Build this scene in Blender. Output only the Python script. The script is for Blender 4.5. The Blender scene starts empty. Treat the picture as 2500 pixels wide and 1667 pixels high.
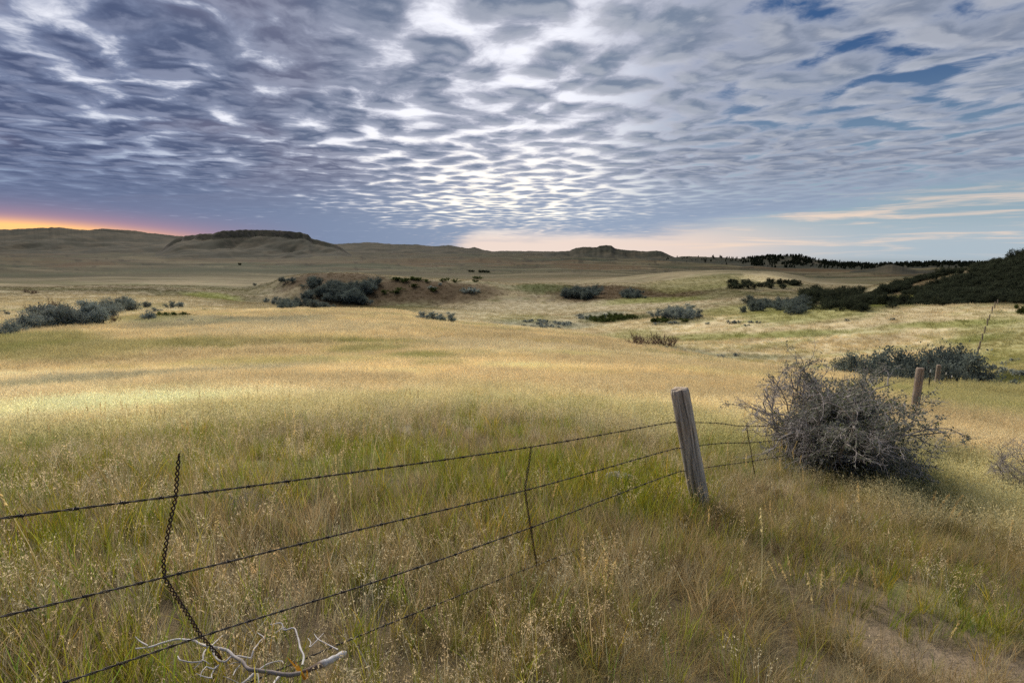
import bpy, bmesh, math, random
import numpy as np

random.seed(7)
RNG = np.random.default_rng(11)
R = math.radians
scene = bpy.context.scene
COL = scene.collection

# ------------------------------------------------------------------ camera
F_PX = 1389.0                      # focal length in pixels of the 2500 px wide photograph
PITCH = math.atan((833.5 - 611.0) / F_PX)
CAM_Z = 2.35
cam_data = bpy.data.cameras.new('camera')
cam_data.sensor_width = 36.0
cam_data.lens = 36.0 * F_PX / 2500.0
cam_data.clip_start = 0.05
cam_data.clip_end = 120000.0
cam = bpy.data.objects.new('camera', cam_data)
cam.location = (0, 0, CAM_Z)
cam.rotation_euler = (R(90) - PITCH, 0, 0)
COL.objects.link(cam)
scene.camera = cam

# ------------------------------------------------------------------ light
SUN_AZ, SUN_EL = -26.0, 36.0       # degrees: azimuth from the view direction (+ is right), elevation
sun_data = bpy.data.lights.new('sun', 'SUN')
sun_data.energy = 5.0
sun_data.angle = R(34)
sun_data.color = (1.0, 0.90, 0.77)
sun = bpy.data.objects.new('sun', sun_data)
sun.location = (-20, 40, 60)
sun.rotation_euler = (R(90 - SUN_EL), 0, R(180) - R(SUN_AZ))
COL.objects.link(sun)

vs = scene.view_settings
vs.view_transform = 'Standard'
vs.look = 'None'
vs.exposure = 0.0
vs.gamma = 1.0
vs.use_curve_mapping = False

# ------------------------------------------------------------------ world: clear sky + altocumulus layer
world = bpy.data.worlds.new('World')
scene.world = world
world.use_nodes = True
wt = world.node_tree
wt.nodes.clear()


class G:
    """tiny helper that turns python expressions into shader nodes"""
    def __init__(self, tree):
        self.t = tree

    def n(self, kind, **kw):
        nd = self.t.nodes.new(kind)
        for k, v in kw.items():
            setattr(nd, k, v)
        return nd

    def put(self, sock, v):
        if isinstance(v, bpy.types.NodeSocket):
            self.t.links.new(v, sock)
        elif v is not None:
            if sock.type == 'RGBA' and len(v) == 3:
                v = (*v, 1)
            sock.default_value = v

    def m(self, op, a, b=None, c=None, clamp=False):
        nd = self.n('ShaderNodeMath', operation=op)
        nd.use_clamp = clamp
        for i, v in enumerate((a, b, c)):
            if v is not None:
                self.put(nd.inputs[i], v)
        return nd.outputs[0]

    def add(self, *a):
        r = a[0]
        for b in a[1:]:
            r = self.m('ADD', r, b)
        return r

    def mul(self, *a):
        r = a[0]
        for b in a[1:]:
            r = self.m('MULTIPLY', r, b)
        return r

    def sub(self, a, b):
        return self.m('SUBTRACT', a, b)

    def step(self, x, a, b, lo=0.0, hi=1.0):
        nd = self.n('ShaderNodeMapRange', interpolation_type='SMOOTHSTEP')
        for i, v in enumerate((x, a, b, lo, hi)):
            self.put(nd.inputs[i], v)
        return nd.outputs[0]

    def gauss(self, x, mu, s):
        d = self.m('DIVIDE', self.sub(x, mu), s)
        return self.m('EXPONENT', self.mul(self.mul(d, d), -0.5))

    def mix(self, f, a, b, blend='MIX'):
        nd = self.n('ShaderNodeMix', data_type='RGBA', blend_type=blend)
        nd.clamp_factor = True
        self.put(nd.inputs[0], f)
        self.put(nd.inputs[6], a)
        self.put(nd.inputs[7], b)
        return nd.outputs[2]

    def scale(self, colr, f):
        nd = self.n('ShaderNodeVectorMath', operation='SCALE')
        self.put(nd.inputs[0], colr)
        self.put(nd.inputs['Scale'], f)
        return nd.outputs[0]

    def vadd(self, a, b):
        nd = self.n('ShaderNodeVectorMath', operation='ADD')
        self.put(nd.inputs[0], a)
        self.put(nd.inputs[1], b)
        return nd.outputs[0]

    def xyz(self, x, y, z):
        nd = self.n('ShaderNodeCombineXYZ')
        for i, v in enumerate((x, y, z)):
            self.put(nd.inputs[i], v)
        return nd.outputs[0]

    def noise(self, v, scale, detail=3.0, rough=0.5, dist=0.0, out=0, dims='3D'):
        nd = self.n('ShaderNodeTexNoise', noise_dimensions=dims)
        self.put(nd.inputs['Vector'], v)
        self.put(nd.inputs['Scale'], scale)
        self.put(nd.inputs['Detail'], detail)
        self.put(nd.inputs['Roughness'], rough)
        self.put(nd.inputs['Distortion'], dist)
        return nd.outputs[out]


def srgb(r, g, b):
    f = lambda c: (c / 255 / 12.92) if c / 255 <= 0.04045 else ((c / 255 + 0.055) / 1.055) ** 2.4
    return (f(r), f(g), f(b))


def build_world():
    g = G(wt)
    tc = g.n('ShaderNodeTexCoord')
    sep = g.n('ShaderNodeSeparateXYZ')
    g.put(sep.inputs[0], tc.outputs['Generated'])
    X, Y, Z = sep.outputs
    az = g.mul(g.m('ARCTAN2', X, Y), 180 / math.pi)            # degrees, + right of the view
    el = g.mul(g.m('ARCSINE', Z), 180 / math.pi)
    zc = g.add(g.m('MAXIMUM', Z, 0.0), 0.035)
    u, v = g.m('DIVIDE', X, zc), g.m('DIVIDE', Y, zc)
    # the layer's coordinates, turned a little so that the rows of cells run obliquely
    ca, sa = math.cos(R(14)), math.sin(R(14))
    pu = g.add(g.mul(u, ca), g.mul(v, sa))
    pv = g.add(g.mul(u, -sa), g.mul(v, ca))
    P = g.xyz(pu, g.mul(pv, 0.92), 0.0)
    big = g.noise(P, 0.42, 2, 0.5, dims='2D')                              # broad thick and thin areas

    def layer(Pt):
        warp = g.n('ShaderNodeTexNoise', noise_dimensions='2D')
        g.put(warp.inputs['Vector'], Pt)
        warp.inputs['Scale'].default_value = 1.8
        warp.inputs['Detail'].default_value = 3
        wv = g.n('ShaderNodeVectorMath', operation='MULTIPLY_ADD')
        g.put(wv.inputs[0], warp.outputs['Color'])
        wv.inputs[1].default_value = (0.32, 0.27, 0)
        g.put(wv.inputs[2], Pt)
        PW = wv.outputs[0]
        n1 = g.noise(PW, 3.9, 4, 0.52, dims='2D')
        vor = g.n('ShaderNodeTexVoronoi', feature='SMOOTH_F1', voronoi_dimensions='2D')
        g.put(vor.inputs['Vector'], PW)
        vor.inputs['Scale'].default_value = 4.1
        vor.inputs['Smoothness'].default_value = 0.7
        puff = g.sub(0.42, vor.outputs['Distance'])             # + in a cell's middle, - between cells
        n2 = g.noise(PW, 11.0, 4, 0.65, dims='2D')
        return g.add(g.mul(g.sub(n1, 0.5), 1.25), g.mul(puff, 1.45), g.mul(g.sub(n2, 0.5), 0.62))

    tex = layer(P)
    tex_sun = layer(g.vadd(P, (-0.015, 0.09, 0)))                # the same field a little nearer the hidden sun
    # how dense the layer is, by direction: thick to the left, thin to the right
    left = g.step(az, 12.0, -38.0)                              # 0 right .. 1 left
    right = g.step(az, 2.0, 34.0)
    near = g.step(el, 1.0, 9.0)                                 # cells blur together towards the horizon
    glow = g.mul(g.gauss(az, -1.5, 11.0), g.gauss(el, 4.6, 3.4))
    cov = g.add(0.755, g.mul(left, g.step(el, 16.0, 5.0, 0.07, 0.17)), g.mul(glow, -0.30), g.mul(g.sub(big, 0.5), 0.75), g.mul(right, g.step(el, 4.0, 12.0, -0.04, -0.17)))
    contrast = g.add(0.35, g.mul(near, 0.65))
    lit = g.mul(g.step(g.sub(tex, tex_sun), -0.15, 0.60), near)
    dens = g.add(cov, g.mul(tex, contrast))
    # lower edge of the layer: rises to the right, none on the left
    edge = g.add(1.1, g.mul(g.m('MAXIMUM', g.sub(az, 13.0), 0.0), 0.15),
                 g.mul(g.step(az, -3.0, -13.0), -7.0))
    edge = g.add(edge, g.mul(g.sub(g.noise(g.xyz(g.mul(az, 0.10), g.mul(el, 0.9), 3.0), 1.0, 3, 0.6), 0.5), 2.6))
    mask = g.step(g.sub(el, edge), -0.5, 1.3)
    alpha = g.mul(g.step(dens, 0.04, 0.68), mask)               # opacity of the cloud
    thick = g.mul(g.step(dens, 0.30, 1.12), mask)               # dark cores

    # clear sky behind: the physical sky for the blue side, brightening towards the hidden sun
    sky = g.n('ShaderNodeTexSky')
    sky.sky_type = 'NISHITA'
    sky.sun_disc = False
    sky.sun_elevation = R(SUN_EL)
    sky.sun_rotation = R(SUN_AZ)
    sky.altitude = 900
    sky.air_density = 1.4
    sky.dust_density = 0.8
    sky.ozone_density = 2.0
    blue = g.scale(sky.outputs[0], 0.055)
    blue = g.mix(0.78, blue, g.mix(g.step(el, 1.0, 17.0), srgb(150, 178, 198), srgb(38, 80, 134)))
    veil = g.m('MAXIMUM', g.mul(g.step(az, 23.0, 3.0), g.step(az, -70.0, -28.0)), g.mul(glow, 1.2), clamp=True)
    white = g.mix(glow, (0.95, 0.96, 1.04), (1.3, 1.2, 1.02))
    white = g.mix(g.mul(g.step(az, -8.0, -40.0), g.step(el, 13.0, 6.0)), white, (0.30, 0.38, 0.54))
    clear = g.mix(veil, blue, white)
    # warm band low on the horizon, between the layer's edge and the hills
    warm = g.mix(g.step(az, 14.0, 34.0), srgb(238, 216, 203), srgb(176, 190, 200))
    warm = g.mix(g.step(az, -4.0, -16.0), warm, srgb(128, 150, 186))
    clear = g.mix(g.mul(g.step(el, 3.6, 0.6), 0.92), clear, warm)
    # streaks of high ice cloud low on the right
    cz = g.noise(g.xyz(g.add(g.mul(az, 0.055), g.mul(el, 0.10)), g.mul(g.sub(el, g.mul(az, 0.012)), 0.85), 7.0), 1.6, 5, 0.62, 0.5)
    cirrus = g.mul(g.step(cz, 0.46, 0.68), g.step(az, 8.0, 19.0), g.step(el, 6.0, 3.2), g.step(el, -1.0, 0.8))
    clear = g.mix(g.mul(cirrus, 0.8), clear, srgb(247, 220, 198))
    # cloud colour: thin parts pale, cores blue-grey; darker and bluer to the left
    thin = g.mix(left, srgb(164, 172, 190), srgb(134, 146, 176))
    thin = g.mix(g.mul(g.step(az, -34.0, 0.0), g.step(az, 30.0, 4.0), 0.7), thin, srgb(208, 208, 222))
    core = g.mix(left, srgb(122, 136, 158), srgb(80, 92, 124))
    core = g.mix(g.mul(g.step(big, 0.5, 0.62), g.add(0.12, g.mul(left, 0.3))), core, srgb(128, 122, 142))
    cloud = g.mix(thick, thin, core)
    cloud = g.mix(g.mul(lit, 0.45), cloud, g.mix(left, srgb(206, 208, 216), srgb(170, 178, 204)))
    cloud = g.mix(g.step(el, 8.0, 2.0), cloud, g.mix(left, srgb(150, 166, 190), srgb(112, 126, 158)))
    out = g.mix(alpha, clear, cloud)
    # the last of the day's red along the far-left skyline
    strip = g.mul(g.step(az, -24.0, -41.0), g.gauss(el, g.add(0.75, g.mul(g.step(az, -26.0, -43.0), 0.95)), 0.42))
    pink = g.mul(g.step(az, -17.0, -36.0), g.gauss(el, g.add(0.6, g.mul(g.step(az, -26.0, -43.0), 0.9)), 1.1))
    out = g.mix(g.mul(pink, 0.75), out, srgb(214, 152, 160))
    out = g.mix(g.mul(strip, 1.2), out, (1.25, 0.66, 0.24))
    # below the horizon the ground's own colour
    out = g.mix(g.step(el, -0.4, -2.0), out, (0.16, 0.14, 0.09))
    bg = g.n('ShaderNodeBackground')
    g.put(bg.inputs[0], out)
    bg.inputs[1].default_value = 1.0
    wo = g.n('ShaderNodeOutputWorld')
    wt.links.new(bg.outputs[0], wo.inputs[0])


build_world()
world.cycles.sampling_method = 'MANUAL'
world.cycles.sample_map_resolution = 512
world.cycles.sampling_method = 'MANUAL'
world.cycles.sample_map_resolution = 512

cy = scene.cycles
cy.max_bounces = 5
cy.diffuse_bounces = 3
cy.transmission_bounces = 4
cy.transparent_max_bounces = 4
cy.glossy_bounces = 2
cy.caustics_reflective = False
cy.caustics_refractive = False
cy.use_adaptive_sampling = True
cy.adaptive_threshold = 0.02
cy.use_denoising = False

# ------------------------------------------------------------------ photo pixel -> direction, and the terrain
DS = 2500.0 / 2352.0               # photo measurements below were read off a 2352 px wide view


def ray(x, y):
    """direction of a photo point (arrays allowed); a distance must come from elsewhere"""
    x = np.asarray(x, float); y = np.asarray(y, float)
    u = (x * DS - 1250.0) / F_PX
    v = (833.5 - y * DS) / F_PX
    return np.stack([u + 0 * v, math.cos(PITCH) + v * math.sin(PITCH) + 0 * u,
                     -math.sin(PITCH) + v * math.cos(PITCH) + 0 * u], -1)


def azr(x, y, r):
    """photo point at ground range r -> (azimuth, height)"""
    d = ray(x, y)
    h = np.hypot(d[..., 0], d[..., 1])
    return np.arctan2(d[..., 0], d[..., 1]), CAM_Z + r * d[..., 2] / h


def hash2(ix, iy, seed):
    n = (ix.astype(np.int64) * 374761393 + iy.astype(np.int64) * 668265263 + seed * 1442695041) & 0xffffffff
    n = ((n ^ (n >> 13)) * 1274126177) & 0xffffffff
    return ((n ^ (n >> 16)) & 0xffff) / 65535.0


def vnoise(x, y, seed=0):
    ix, iy = np.floor(x), np.floor(y)
    fx, fy = x - ix, y - iy
    fx = fx * fx * fx * (fx * (fx * 6 - 15) + 10)
    fy = fy * fy * fy * (fy * (fy * 6 - 15) + 10)
    a = hash2(ix, iy, seed); b = hash2(ix + 1, iy, seed)
    c = hash2(ix, iy + 1, seed); d = hash2(ix + 1, iy + 1, seed)
    return (a + (b - a) * fx) * (1 - fy) + (c + (d - c) * fx) * fy


def fbm(x, y, octaves=4, seed=0, gain=0.5):
    s = np.zeros_like(np.asarray(x, float)); amp = 1.0; tot = 0.0
    ca, sa = math.cos(0.6), math.sin(0.6)
    for o in range(octaves):
        s = s + amp * (vnoise(x, y, seed + o * 17) - 0.5)
        tot += amp; amp *= gain
        x, y = 2.03 * (ca * x - sa * y) + 5.3, 2.03 * (sa * x + ca * y) + 1.7
    return s / tot * 2.0            # about -1..1


def sstep(x, a, b):
    t = np.clip((np.asarray(x, float) - a) / (b - a), 0, 1)
    return t * t * (3 - 2 * t)


def pchip(xk, yk, x):
    """monotone cubic through knots (1-D)"""
    xk = np.asarray(xk, float); yk = np.asarray(yk, float)
    h = np.diff(xk); dl = np.diff(yk) / h
    m = np.zeros_like(yk)
    ok = dl[:-1] * dl[1:] > 0
    w1 = 2 * h[1:] + h[:-1]; w2 = h[1:] + 2 * h[:-1]
    with np.errstate(divide='ignore', invalid='ignore'):
        mm = (w1 + w2) / (w1 / dl[:-1] + w2 / dl[1:])
    m[1:-1] = np.where(ok, mm, 0)
    m[0], m[-1] = dl[0], dl[-1]
    x = np.clip(x, xk[0], xk[-1])
    i = np.clip(np.searchsorted(xk, x) - 1, 0, len(h) - 1)
    t = (x - xk[i]) / h[i]
    return ((2 * t ** 3 - 3 * t ** 2 + 1) * yk[i] + (t ** 3 - 2 * t ** 2 + t) * h[i] * m[i]
            + (-2 * t ** 3 + 3 * t ** 2) * yk[i + 1] + (t ** 3 - t ** 2) * h[i] * m[i + 1])


PLANE = (0.78, -0.121, -0.122)      # slope underfoot, from the heights of the fence wires
# each curve: (x, y, range) read along one line of the land, near to far
CURVES = [
    # brow of the near field
    [(-300, 765, 70), (0, 750, 78), (200, 738, 82), (430, 722, 88), (700, 714, 92), (900, 718, 92), (1060, 742, 86), (1300, 768, 74),
     (1500, 797, 62), (1700, 838, 50), (1900, 864, 42), (2160, 894, 36), (2352, 905, 36), (2600, 915, 36)],
    # hollow behind it (out of sight)
    [(-300, 757, 100), (0, 748, 105), (200, 738, 110), (430, 725, 120), (700, 722, 124), (900, 728, 124), (1060, 756, 116), (1300, 782, 102),
     (1500, 812, 88), (1700, 855, 74), (1900, 878, 66), (2160, 900, 60), (2352, 885, 60), (2600, 890, 60)],
    # near edge of the valley floor / the paler field on the right
    [(-300, 735, 150), (0, 728, 150), (200, 722, 150), (430, 715, 160), (700, 711, 178), (900, 714, 178), (1060, 739, 160), (1300, 764, 138),
     (1500, 786, 122), (1700, 815, 108), (1900, 826, 104), (2160, 828, 102), (2352, 818, 100), (2600, 818, 100)],
    # far edge of that field
    [(-300, 700, 230), (0, 697, 230), (200, 694, 230), (430, 694, 235), (700, 701, 245), (900, 704, 245), (1060, 716, 225), (1300, 740, 185),
     (1500, 741, 160), (1700, 730, 156), (1900, 717, 156), (2160, 708, 158), (2280, 704, 158), (2352, 706, 158), (2600, 706, 158)],
    # wash and foot of the mounds
    [(-300, 678, 320), (0, 676, 320), (200, 674, 320), (430, 676, 320), (600, 694, 318), (700, 704, 300), (900, 708, 285), (1060, 702, 285), (1300, 697, 280),
     (1500, 712, 225), (1700, 714, 205), (1900, 706, 205), (2000, 700, 205), (2160, 695, 205), (2352, 690, 205), (2600, 690, 205)],
    # crests of the mounds, and the wooded hill on the right
    [(-300, 660, 430), (0, 658, 430), (200, 655, 430), (430, 655, 430), (560, 660, 425), (620, 650, 400), (660, 637, 380), (720, 630, 370), (800, 629, 365), (900, 636, 355), (960, 641, 350),
     (1060, 645, 350), (1130, 650, 350), (1180, 655, 350), (1300, 656, 350), (1440, 660, 350), (1530, 668, 335), (1620, 664, 330), (1700, 660, 325), (1800, 664, 320), (1900, 668, 310), (1980, 668, 300),
     (2050, 650, 300), (2120, 636, 300), (2200, 622, 300), (2290, 607, 300), (2352, 592, 300), (2480, 568, 300), (2700, 550, 300)],
    # second rise behind
    [(-300, 645, 620), (0, 643, 620), (200, 640, 620), (430, 640, 620), (600, 642, 600), (800, 640, 560), (960, 650, 540), (1130, 656, 520), (1300, 650, 520),
     (1430, 640, 520), (1500, 633, 510), (1600, 624, 500), (1680, 622, 500), (1760, 625, 500), (1830, 636, 500), (1900, 650, 500), (2000, 655, 500), (2200, 640, 500), (2352, 612, 500), (2700, 575, 500)],
    [(-300, 632, 950), (0, 630, 950), (430, 625, 950), (800, 628, 950), (1100, 628, 950), (1300, 627, 950), (1600, 634, 950), (1900, 636, 950), (2352, 632, 950), (2700, 630, 950)],
    [(-300, 609, 1900), (0, 608, 1900), (430, 607, 1900), (800, 606, 1900), (1300, 606, 1900), (1600, 611, 1900), (2000, 627, 1900), (2700, 640, 1900)],
    [(-300, 588, 3600), (0, 588, 3600), (1176, 593, 3600), (1600, 602, 3600), (2000, 622, 3600), (2700, 633, 3600)],
    [(-300, 571, 7500), (0, 573, 7500), (1176, 583, 7500), (1600, 597, 7500), (2000, 619, 7500), (2700, 631, 7500)],
    [(-300, 566, 18000), (0, 567, 18000), (1176, 580, 18000), (1600, 595, 18000), (2000, 618, 18000), (2700, 630, 18000)],
    [(-300, 565, 60000), (0, 566, 60000), (1176, 579, 60000), (1600, 595, 60000), (2000, 618, 60000), (2700, 630, 60000)],
]
AZ_IN = R(56)


def make_az():
    a = np.linspace(-R(47), R(47), 1000)
    b = np.concatenate([np.linspace(R(47), R(60), 40)[1:], np.linspace(R(60), R(180), 61)[1:]])
    return np.concatenate([-b[::-1], a, b])


AZ = make_az()
RR = np.unique(np.concatenate([np.geomspace(0.25, 1.5, 8), np.geomspace(1.5, 90, 200), np.geomspace(90, 700, 215), np.geomspace(700, 9000, 90),
                               np.geomspace(9000, 60000, 12)]).round(4))
LR = np.log(RR)


def build_heights():
    azc = np.clip(AZ, -AZ_IN, AZ_IN)
    rk, zk = [], []
    sx, cx = np.sin(azc), np.cos(azc)
    for r in (0.2, 1.0, 2.2, 3.4, 4.6):
        rk.append(np.full_like(AZ, r))
        zk.append(PLANE[0] + r * (PLANE[1] * np.sin(AZ) + PLANE[2] * np.cos(AZ)))
    deg = np.degrees(azc)
    for r, kn in ((8.0, (0.25, -0.32, -0.55)), (13.0, (-0.35, -1.0, -1.1)), (25.0, (-1.9, -2.6, -2.95))):
        rk.append(np.full_like(AZ, r))
        zk.append(pchip([-57, 0, 38, 57], [kn[0], kn[1], kn[2], kn[2]], deg))
    for c in CURVES:
        c = np.array(c, float)
        a, z = azr(c[:, 0], c[:, 1], c[:, 2])
        if len(c) == 2:
            rr_, zz_ = np.full_like(AZ, c[0, 2]), np.interp(azc, a, z)
        else:
            rr_, zz_ = pchip(a, c[:, 2], azc), pchip(a, z, azc)
        rk.append(rr_); zk.append(zz_)
    rk, zk = np.array(rk), np.array(zk)
    # behind the viewer the land just carries on level
    w = sstep(np.abs(AZ), R(75), R(150))
    zmean = zk.mean(1, keepdims=True)
    zk = zk * (1 - w) + zmean * w
    rk = rk * (1 - w) + rk.mean(1, keepdims=True) * w
    H = np.empty((len(RR), len(AZ)))
    lk = np.log(rk)
    for j in range(len(AZ)):
        H[:, j] = pchip(lk[:, j], zk[:, j], LR)
    X = RR[:, None] * np.sin(AZ)[None]; Y = RR[:, None] * np.cos(AZ)[None]
    r2 = RR[:, None]
    w1 = sstep(r2, 1.0, 6.0) * (1 - sstep(r2, 60, 140))
    H += 0.035 * fbm(X * 0.9, Y * 0.9, 3, 3) * (1 - sstep(r2, 30, 60))
    H += 0.16 * fbm(X * 0.13, Y * 0.13, 3, 5) * w1
    H += 0.38 * fbm(X * 0.045, Y * 0.045, 3, 8) * sstep(r2, 12, 40) * (1 - sstep(r2, 600, 1500))
    H += 1.1 * fbm(X * 0.016, Y * 0.016, 3, 9) * sstep(r2, 150, 300) * (1 - sstep(r2, 900, 2500))
    H += 7.0 * fbm(X * 0.006, Y * 0.005, 4, 12) * sstep(r2, 500, 1200) * (1 - sstep(r2, 9000, 20000))
    H += 24.0 * np.maximum(fbm(X * 0.0021, Y * 0.0030, 4, 15), -0.12) * sstep(r2, 900, 2200) * (1 - sstep(r2, 12000, 30000))
    # rills down the faces of the mounds and the wooded hill
    H -= 1.0 * (1 - np.abs(fbm(X * 0.03, Y * 0.012, 3, 31))) ** 6 * sstep(r2, 240, 300) * (1 - sstep(r2, 420, 520))
    return H, X, Y


HT, GX, GY = build_heights()


def ground_z(x, y):
    x = np.asarray(x, float); y = np.asarray(y, float)
    r = np.maximum(np.hypot(x, y), RR[0]); a = np.arctan2(x, y)
    l = np.log(r)
    i = np.clip(np.searchsorted(LR, l) - 1, 0, len(LR) - 2)
    j = np.clip(np.searchsorted(AZ, a) - 1, 0, len(AZ) - 2)
    s = np.clip((r - RR[i]) / (RR[i + 1] - RR[i]), 0, 1)
    t = (a - AZ[j]) / (AZ[j + 1] - AZ[j])
    return ((HT[i, j] * (1 - s) + HT[i + 1, j] * s) * (1 - t) + (HT[i, j + 1] * (1 - s) + HT[i + 1, j + 1] * s) * t)


_RS = np.geomspace(1.5, 9000, 4000)


def hit(x, y, rmin=1.5, rmax=9000.0):
    """where the line of sight through a photo point meets the ground"""
    d = ray(x, y)
    h = math.hypot(d[0], d[1])
    rs = _RS[(_RS >= rmin) & (_RS <= rmax)]
    px, py = rs * d[0] / h, rs * d[1] / h
    dz = CAM_Z + rs * d[2] / h - ground_z(px, py)
    k = np.nonzero(dz <= 0)[0]
    i = int(k[0]) if len(k) else int(np.argmin(dz))
    return np.array([px[i], py[i], float(ground_z(px[i], py[i]))])


def pt_on_plane(x, y, A, B):
    """where the line of sight meets the upright plane through ground points A and B"""
    n = np.array([B[1] - A[1], -(B[0] - A[0])])
    d = ray(x, y)
    return d * (n @ A[:2] / (n @ d[:2])) + [0, 0, CAM_Z]


# ------------------------------------------------------------------ colours of the ground cover
GOLD = np.array([0.70, 0.59, 0.35]); PALE = np.array([0.78, 0.69, 0.46]); STRAW = np.array([0.17, 0.135, 0.085])
GREEN = np.array([0.190, 0.205, 0.060]); DEEP = np.array([0.075, 0.095, 0.028]); BROWN = np.array([0.078, 0.053, 0.027])  # BROWN darkened further to paint shade on the mound faces
SAGE = np.array([0.25, 0.27, 0.21]); PLAIN = np.array([0.062, 0.056, 0.028]); PLAING = np.array([0.032, 0.040, 0.018]); RUST = np.array([0.078, 0.048, 0.022])
DIRT = np.array([0.27, 0.21, 0.145])
# patches of other growth, some with shade put into the colour: (x, y, half-width, half-height in the photo view, kind, weight)
PATCH = [
    (0, 1095, 420, 60, 'green', .8), (420, 1105, 340, 70, 'green', .85), (860, 1050, 190, 40, 'green', .9), (1150, 1110, 260, 60, 'green', .7), (1450, 1160, 120, 40, 'green', .6), (250, 1250, 260, 50, 'green', .45), (2200, 1400, 200, 40, 'green', .5), (1700, 1060, 160, 45, 'green', .5),
    (2000, 1105, 190, 40, 'deep', .8), (2120, 1060, 130, 34, 'deep', .5), (2250, 930, 260, 40, 'green', .55), (2320, 850, 130, 50, 'green', .5), (2300, 780, 90, 60, 'green', .55), (2230, 880, 200, 14, 'deep', .8),  # deep: dark green growth, plus bush and hollow-edge shade put into its colour
    (960, 826, 90, 9, 'green', .65), (850, 808, 110, 8, 'green', .5), (830, 790, 60, 6, 'green', .45), (600, 838, 200, 10, 'green', .3), (200, 810, 300, 24, 'green', .45), (600, 790, 260, 14, 'green', .25), (1010, 845, 60, 7, 'green', .35),
    (300, 874, 380, 7, 'sage', .55), (640, 852, 160, 6, 'sage', .3), (60, 790, 150, 24, 'green', .55), (420, 745, 110, 14, 'sage', .45), (640, 738, 130, 9, 'sage', .5), (330, 735, 90, 10, 'green', .4),
    (1820, 768, 130, 9, 'green', .8), (1620, 775, 110, 10, 'green', .7), (2180, 746, 120, 9, 'green', .8), (2230, 780, 80, 8, 'green', .6), (2010, 760, 70, 7, 'green', .4), (1450, 772, 70, 14, 'green', .5), (1560, 808, 80, 8, 'sage', .5), (1720, 820, 140, 8, 'sage', .45),
    (1250, 745, 130, 9, 'sage', .65), (1420, 732, 90, 8, 'deep', .75), (1560, 738, 70, 8, 'deep', .6), (1180, 730, 90, 12, 'green', .3), (1380, 722, 60, 6, 'sage', .6),
    (1230, 708, 200, 14, 'pale', .62), (1480, 702, 160, 8, 'pale', .5), (1080, 722, 120, 8, 'pale', .5), (150, 690, 300, 16, 'gold', .4), (700, 755, 260, 16, 'pale', .6), (1150, 800, 200, 16, 'pale', .6),
    (880, 690, 130, 26, 'deep', .55), (760, 640, 120, 13, 'brown', .95), (930, 668, 140, 28, 'brown', .95), (780, 680, 120, 30, 'brown', .8), (1060, 672, 110, 22, 'brown', .8), (1000, 690, 120, 14, 'brown', .5), (1260, 664, 90, 12, 'deep', .85), (1400, 672, 150, 16, 'brown', .95), (1560, 676, 60, 10, 'brown', .7), (1500, 690, 120, 7, 'green', .6), (1280, 662, 60, 8, 'deep', .5),  # brown growth, darkened to put shade on the mounds' near faces
    (1620, 650, 160, 18, 'green', .3), (1760, 640, 60, 10, 'gold', .5), (1850, 720, 140, 22, 'green', .7), (1700, 715, 100, 14, 'green', .55), (2000, 700, 120, 14, 'deep', .7), (2060, 690, 110, 14, 'green', .9),
    (2180, 660, 90, 16, 'rust', .7), (2120, 655, 90, 10, 'rust', .55), (2300, 640, 80, 20, 'deep', .7), (2330, 690, 90, 16, 'deep', .5),
    (490, 680, 60, 8, 'green', .8), (300, 700, 120, 5, 'green', .2), (180, 608, 70, 5, 'rust', .7), (520, 620, 260, 9, 'plaing', .75), (90, 632, 120, 5, 'plaing', .5), (700, 600, 300, 4, 'rust', .35), (560, 575, 200, 5, 'rust', .4), (1370, 612, 120, 7, 'rust', .6), (1560, 614, 60, 4, 'plaing', .6), (1050, 600, 120, 5, 'rust', .3), (820, 610, 150, 4, 'plaing', .6), (1900, 622, 140, 6, 'rust', .5),
    (2230, 650, 190, 46, 'brown', .8), (2320, 660, 120, 40, 'brown', .8), (2060, 690, 90, 10, 'green', .7),
    (2170, 1530, 200, 50, 'dirt', .9), (2080, 1298, 70, 18, 'dirt', .8), (2330, 1560, 120, 50, 'dirt', .8), (1610, 1290, 60, 18, 'dirt', .5), (1850, 1262, 60, 12, 'dirt', .5), (2250, 1390, 60, 14, 'dirt', .4), (1480, 1420, 60, 16, 'dirt', .3), (1950, 1215, 60, 10, 'dirt', .35),
]
KIND = dict(pale=PALE * 0.72, green=GREEN, deep=DEEP, sage=SAGE, brown=BROWN, gold=GOLD, rust=RUST, plaing=PLAING, dirt=DIRT)
_PC = []
for (px, py, hw, hh, kind, wgt) in PATCH:
    c = hit(px, py)
    a0 = math.atan2(c[0], c[1]); r0 = math.hypot(c[0], c[1])
    up, dn = hit(px, py - hh), hit(px, py + hh)
    l1, l0 = math.log(max(math.hypot(up[0], up[1]), r0 * 1.03)), math.log(min(math.hypot(dn[0], dn[1]), r0 * 0.97))
    l1 = min(l1, math.log(r0) + 0.55); l0 = max(l0, math.log(r0) - 0.55)
    _PC.append((a0, hw * DS / F_PX * math.cos(a0), math.log(r0), l0, l1, kind, wgt))


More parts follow.
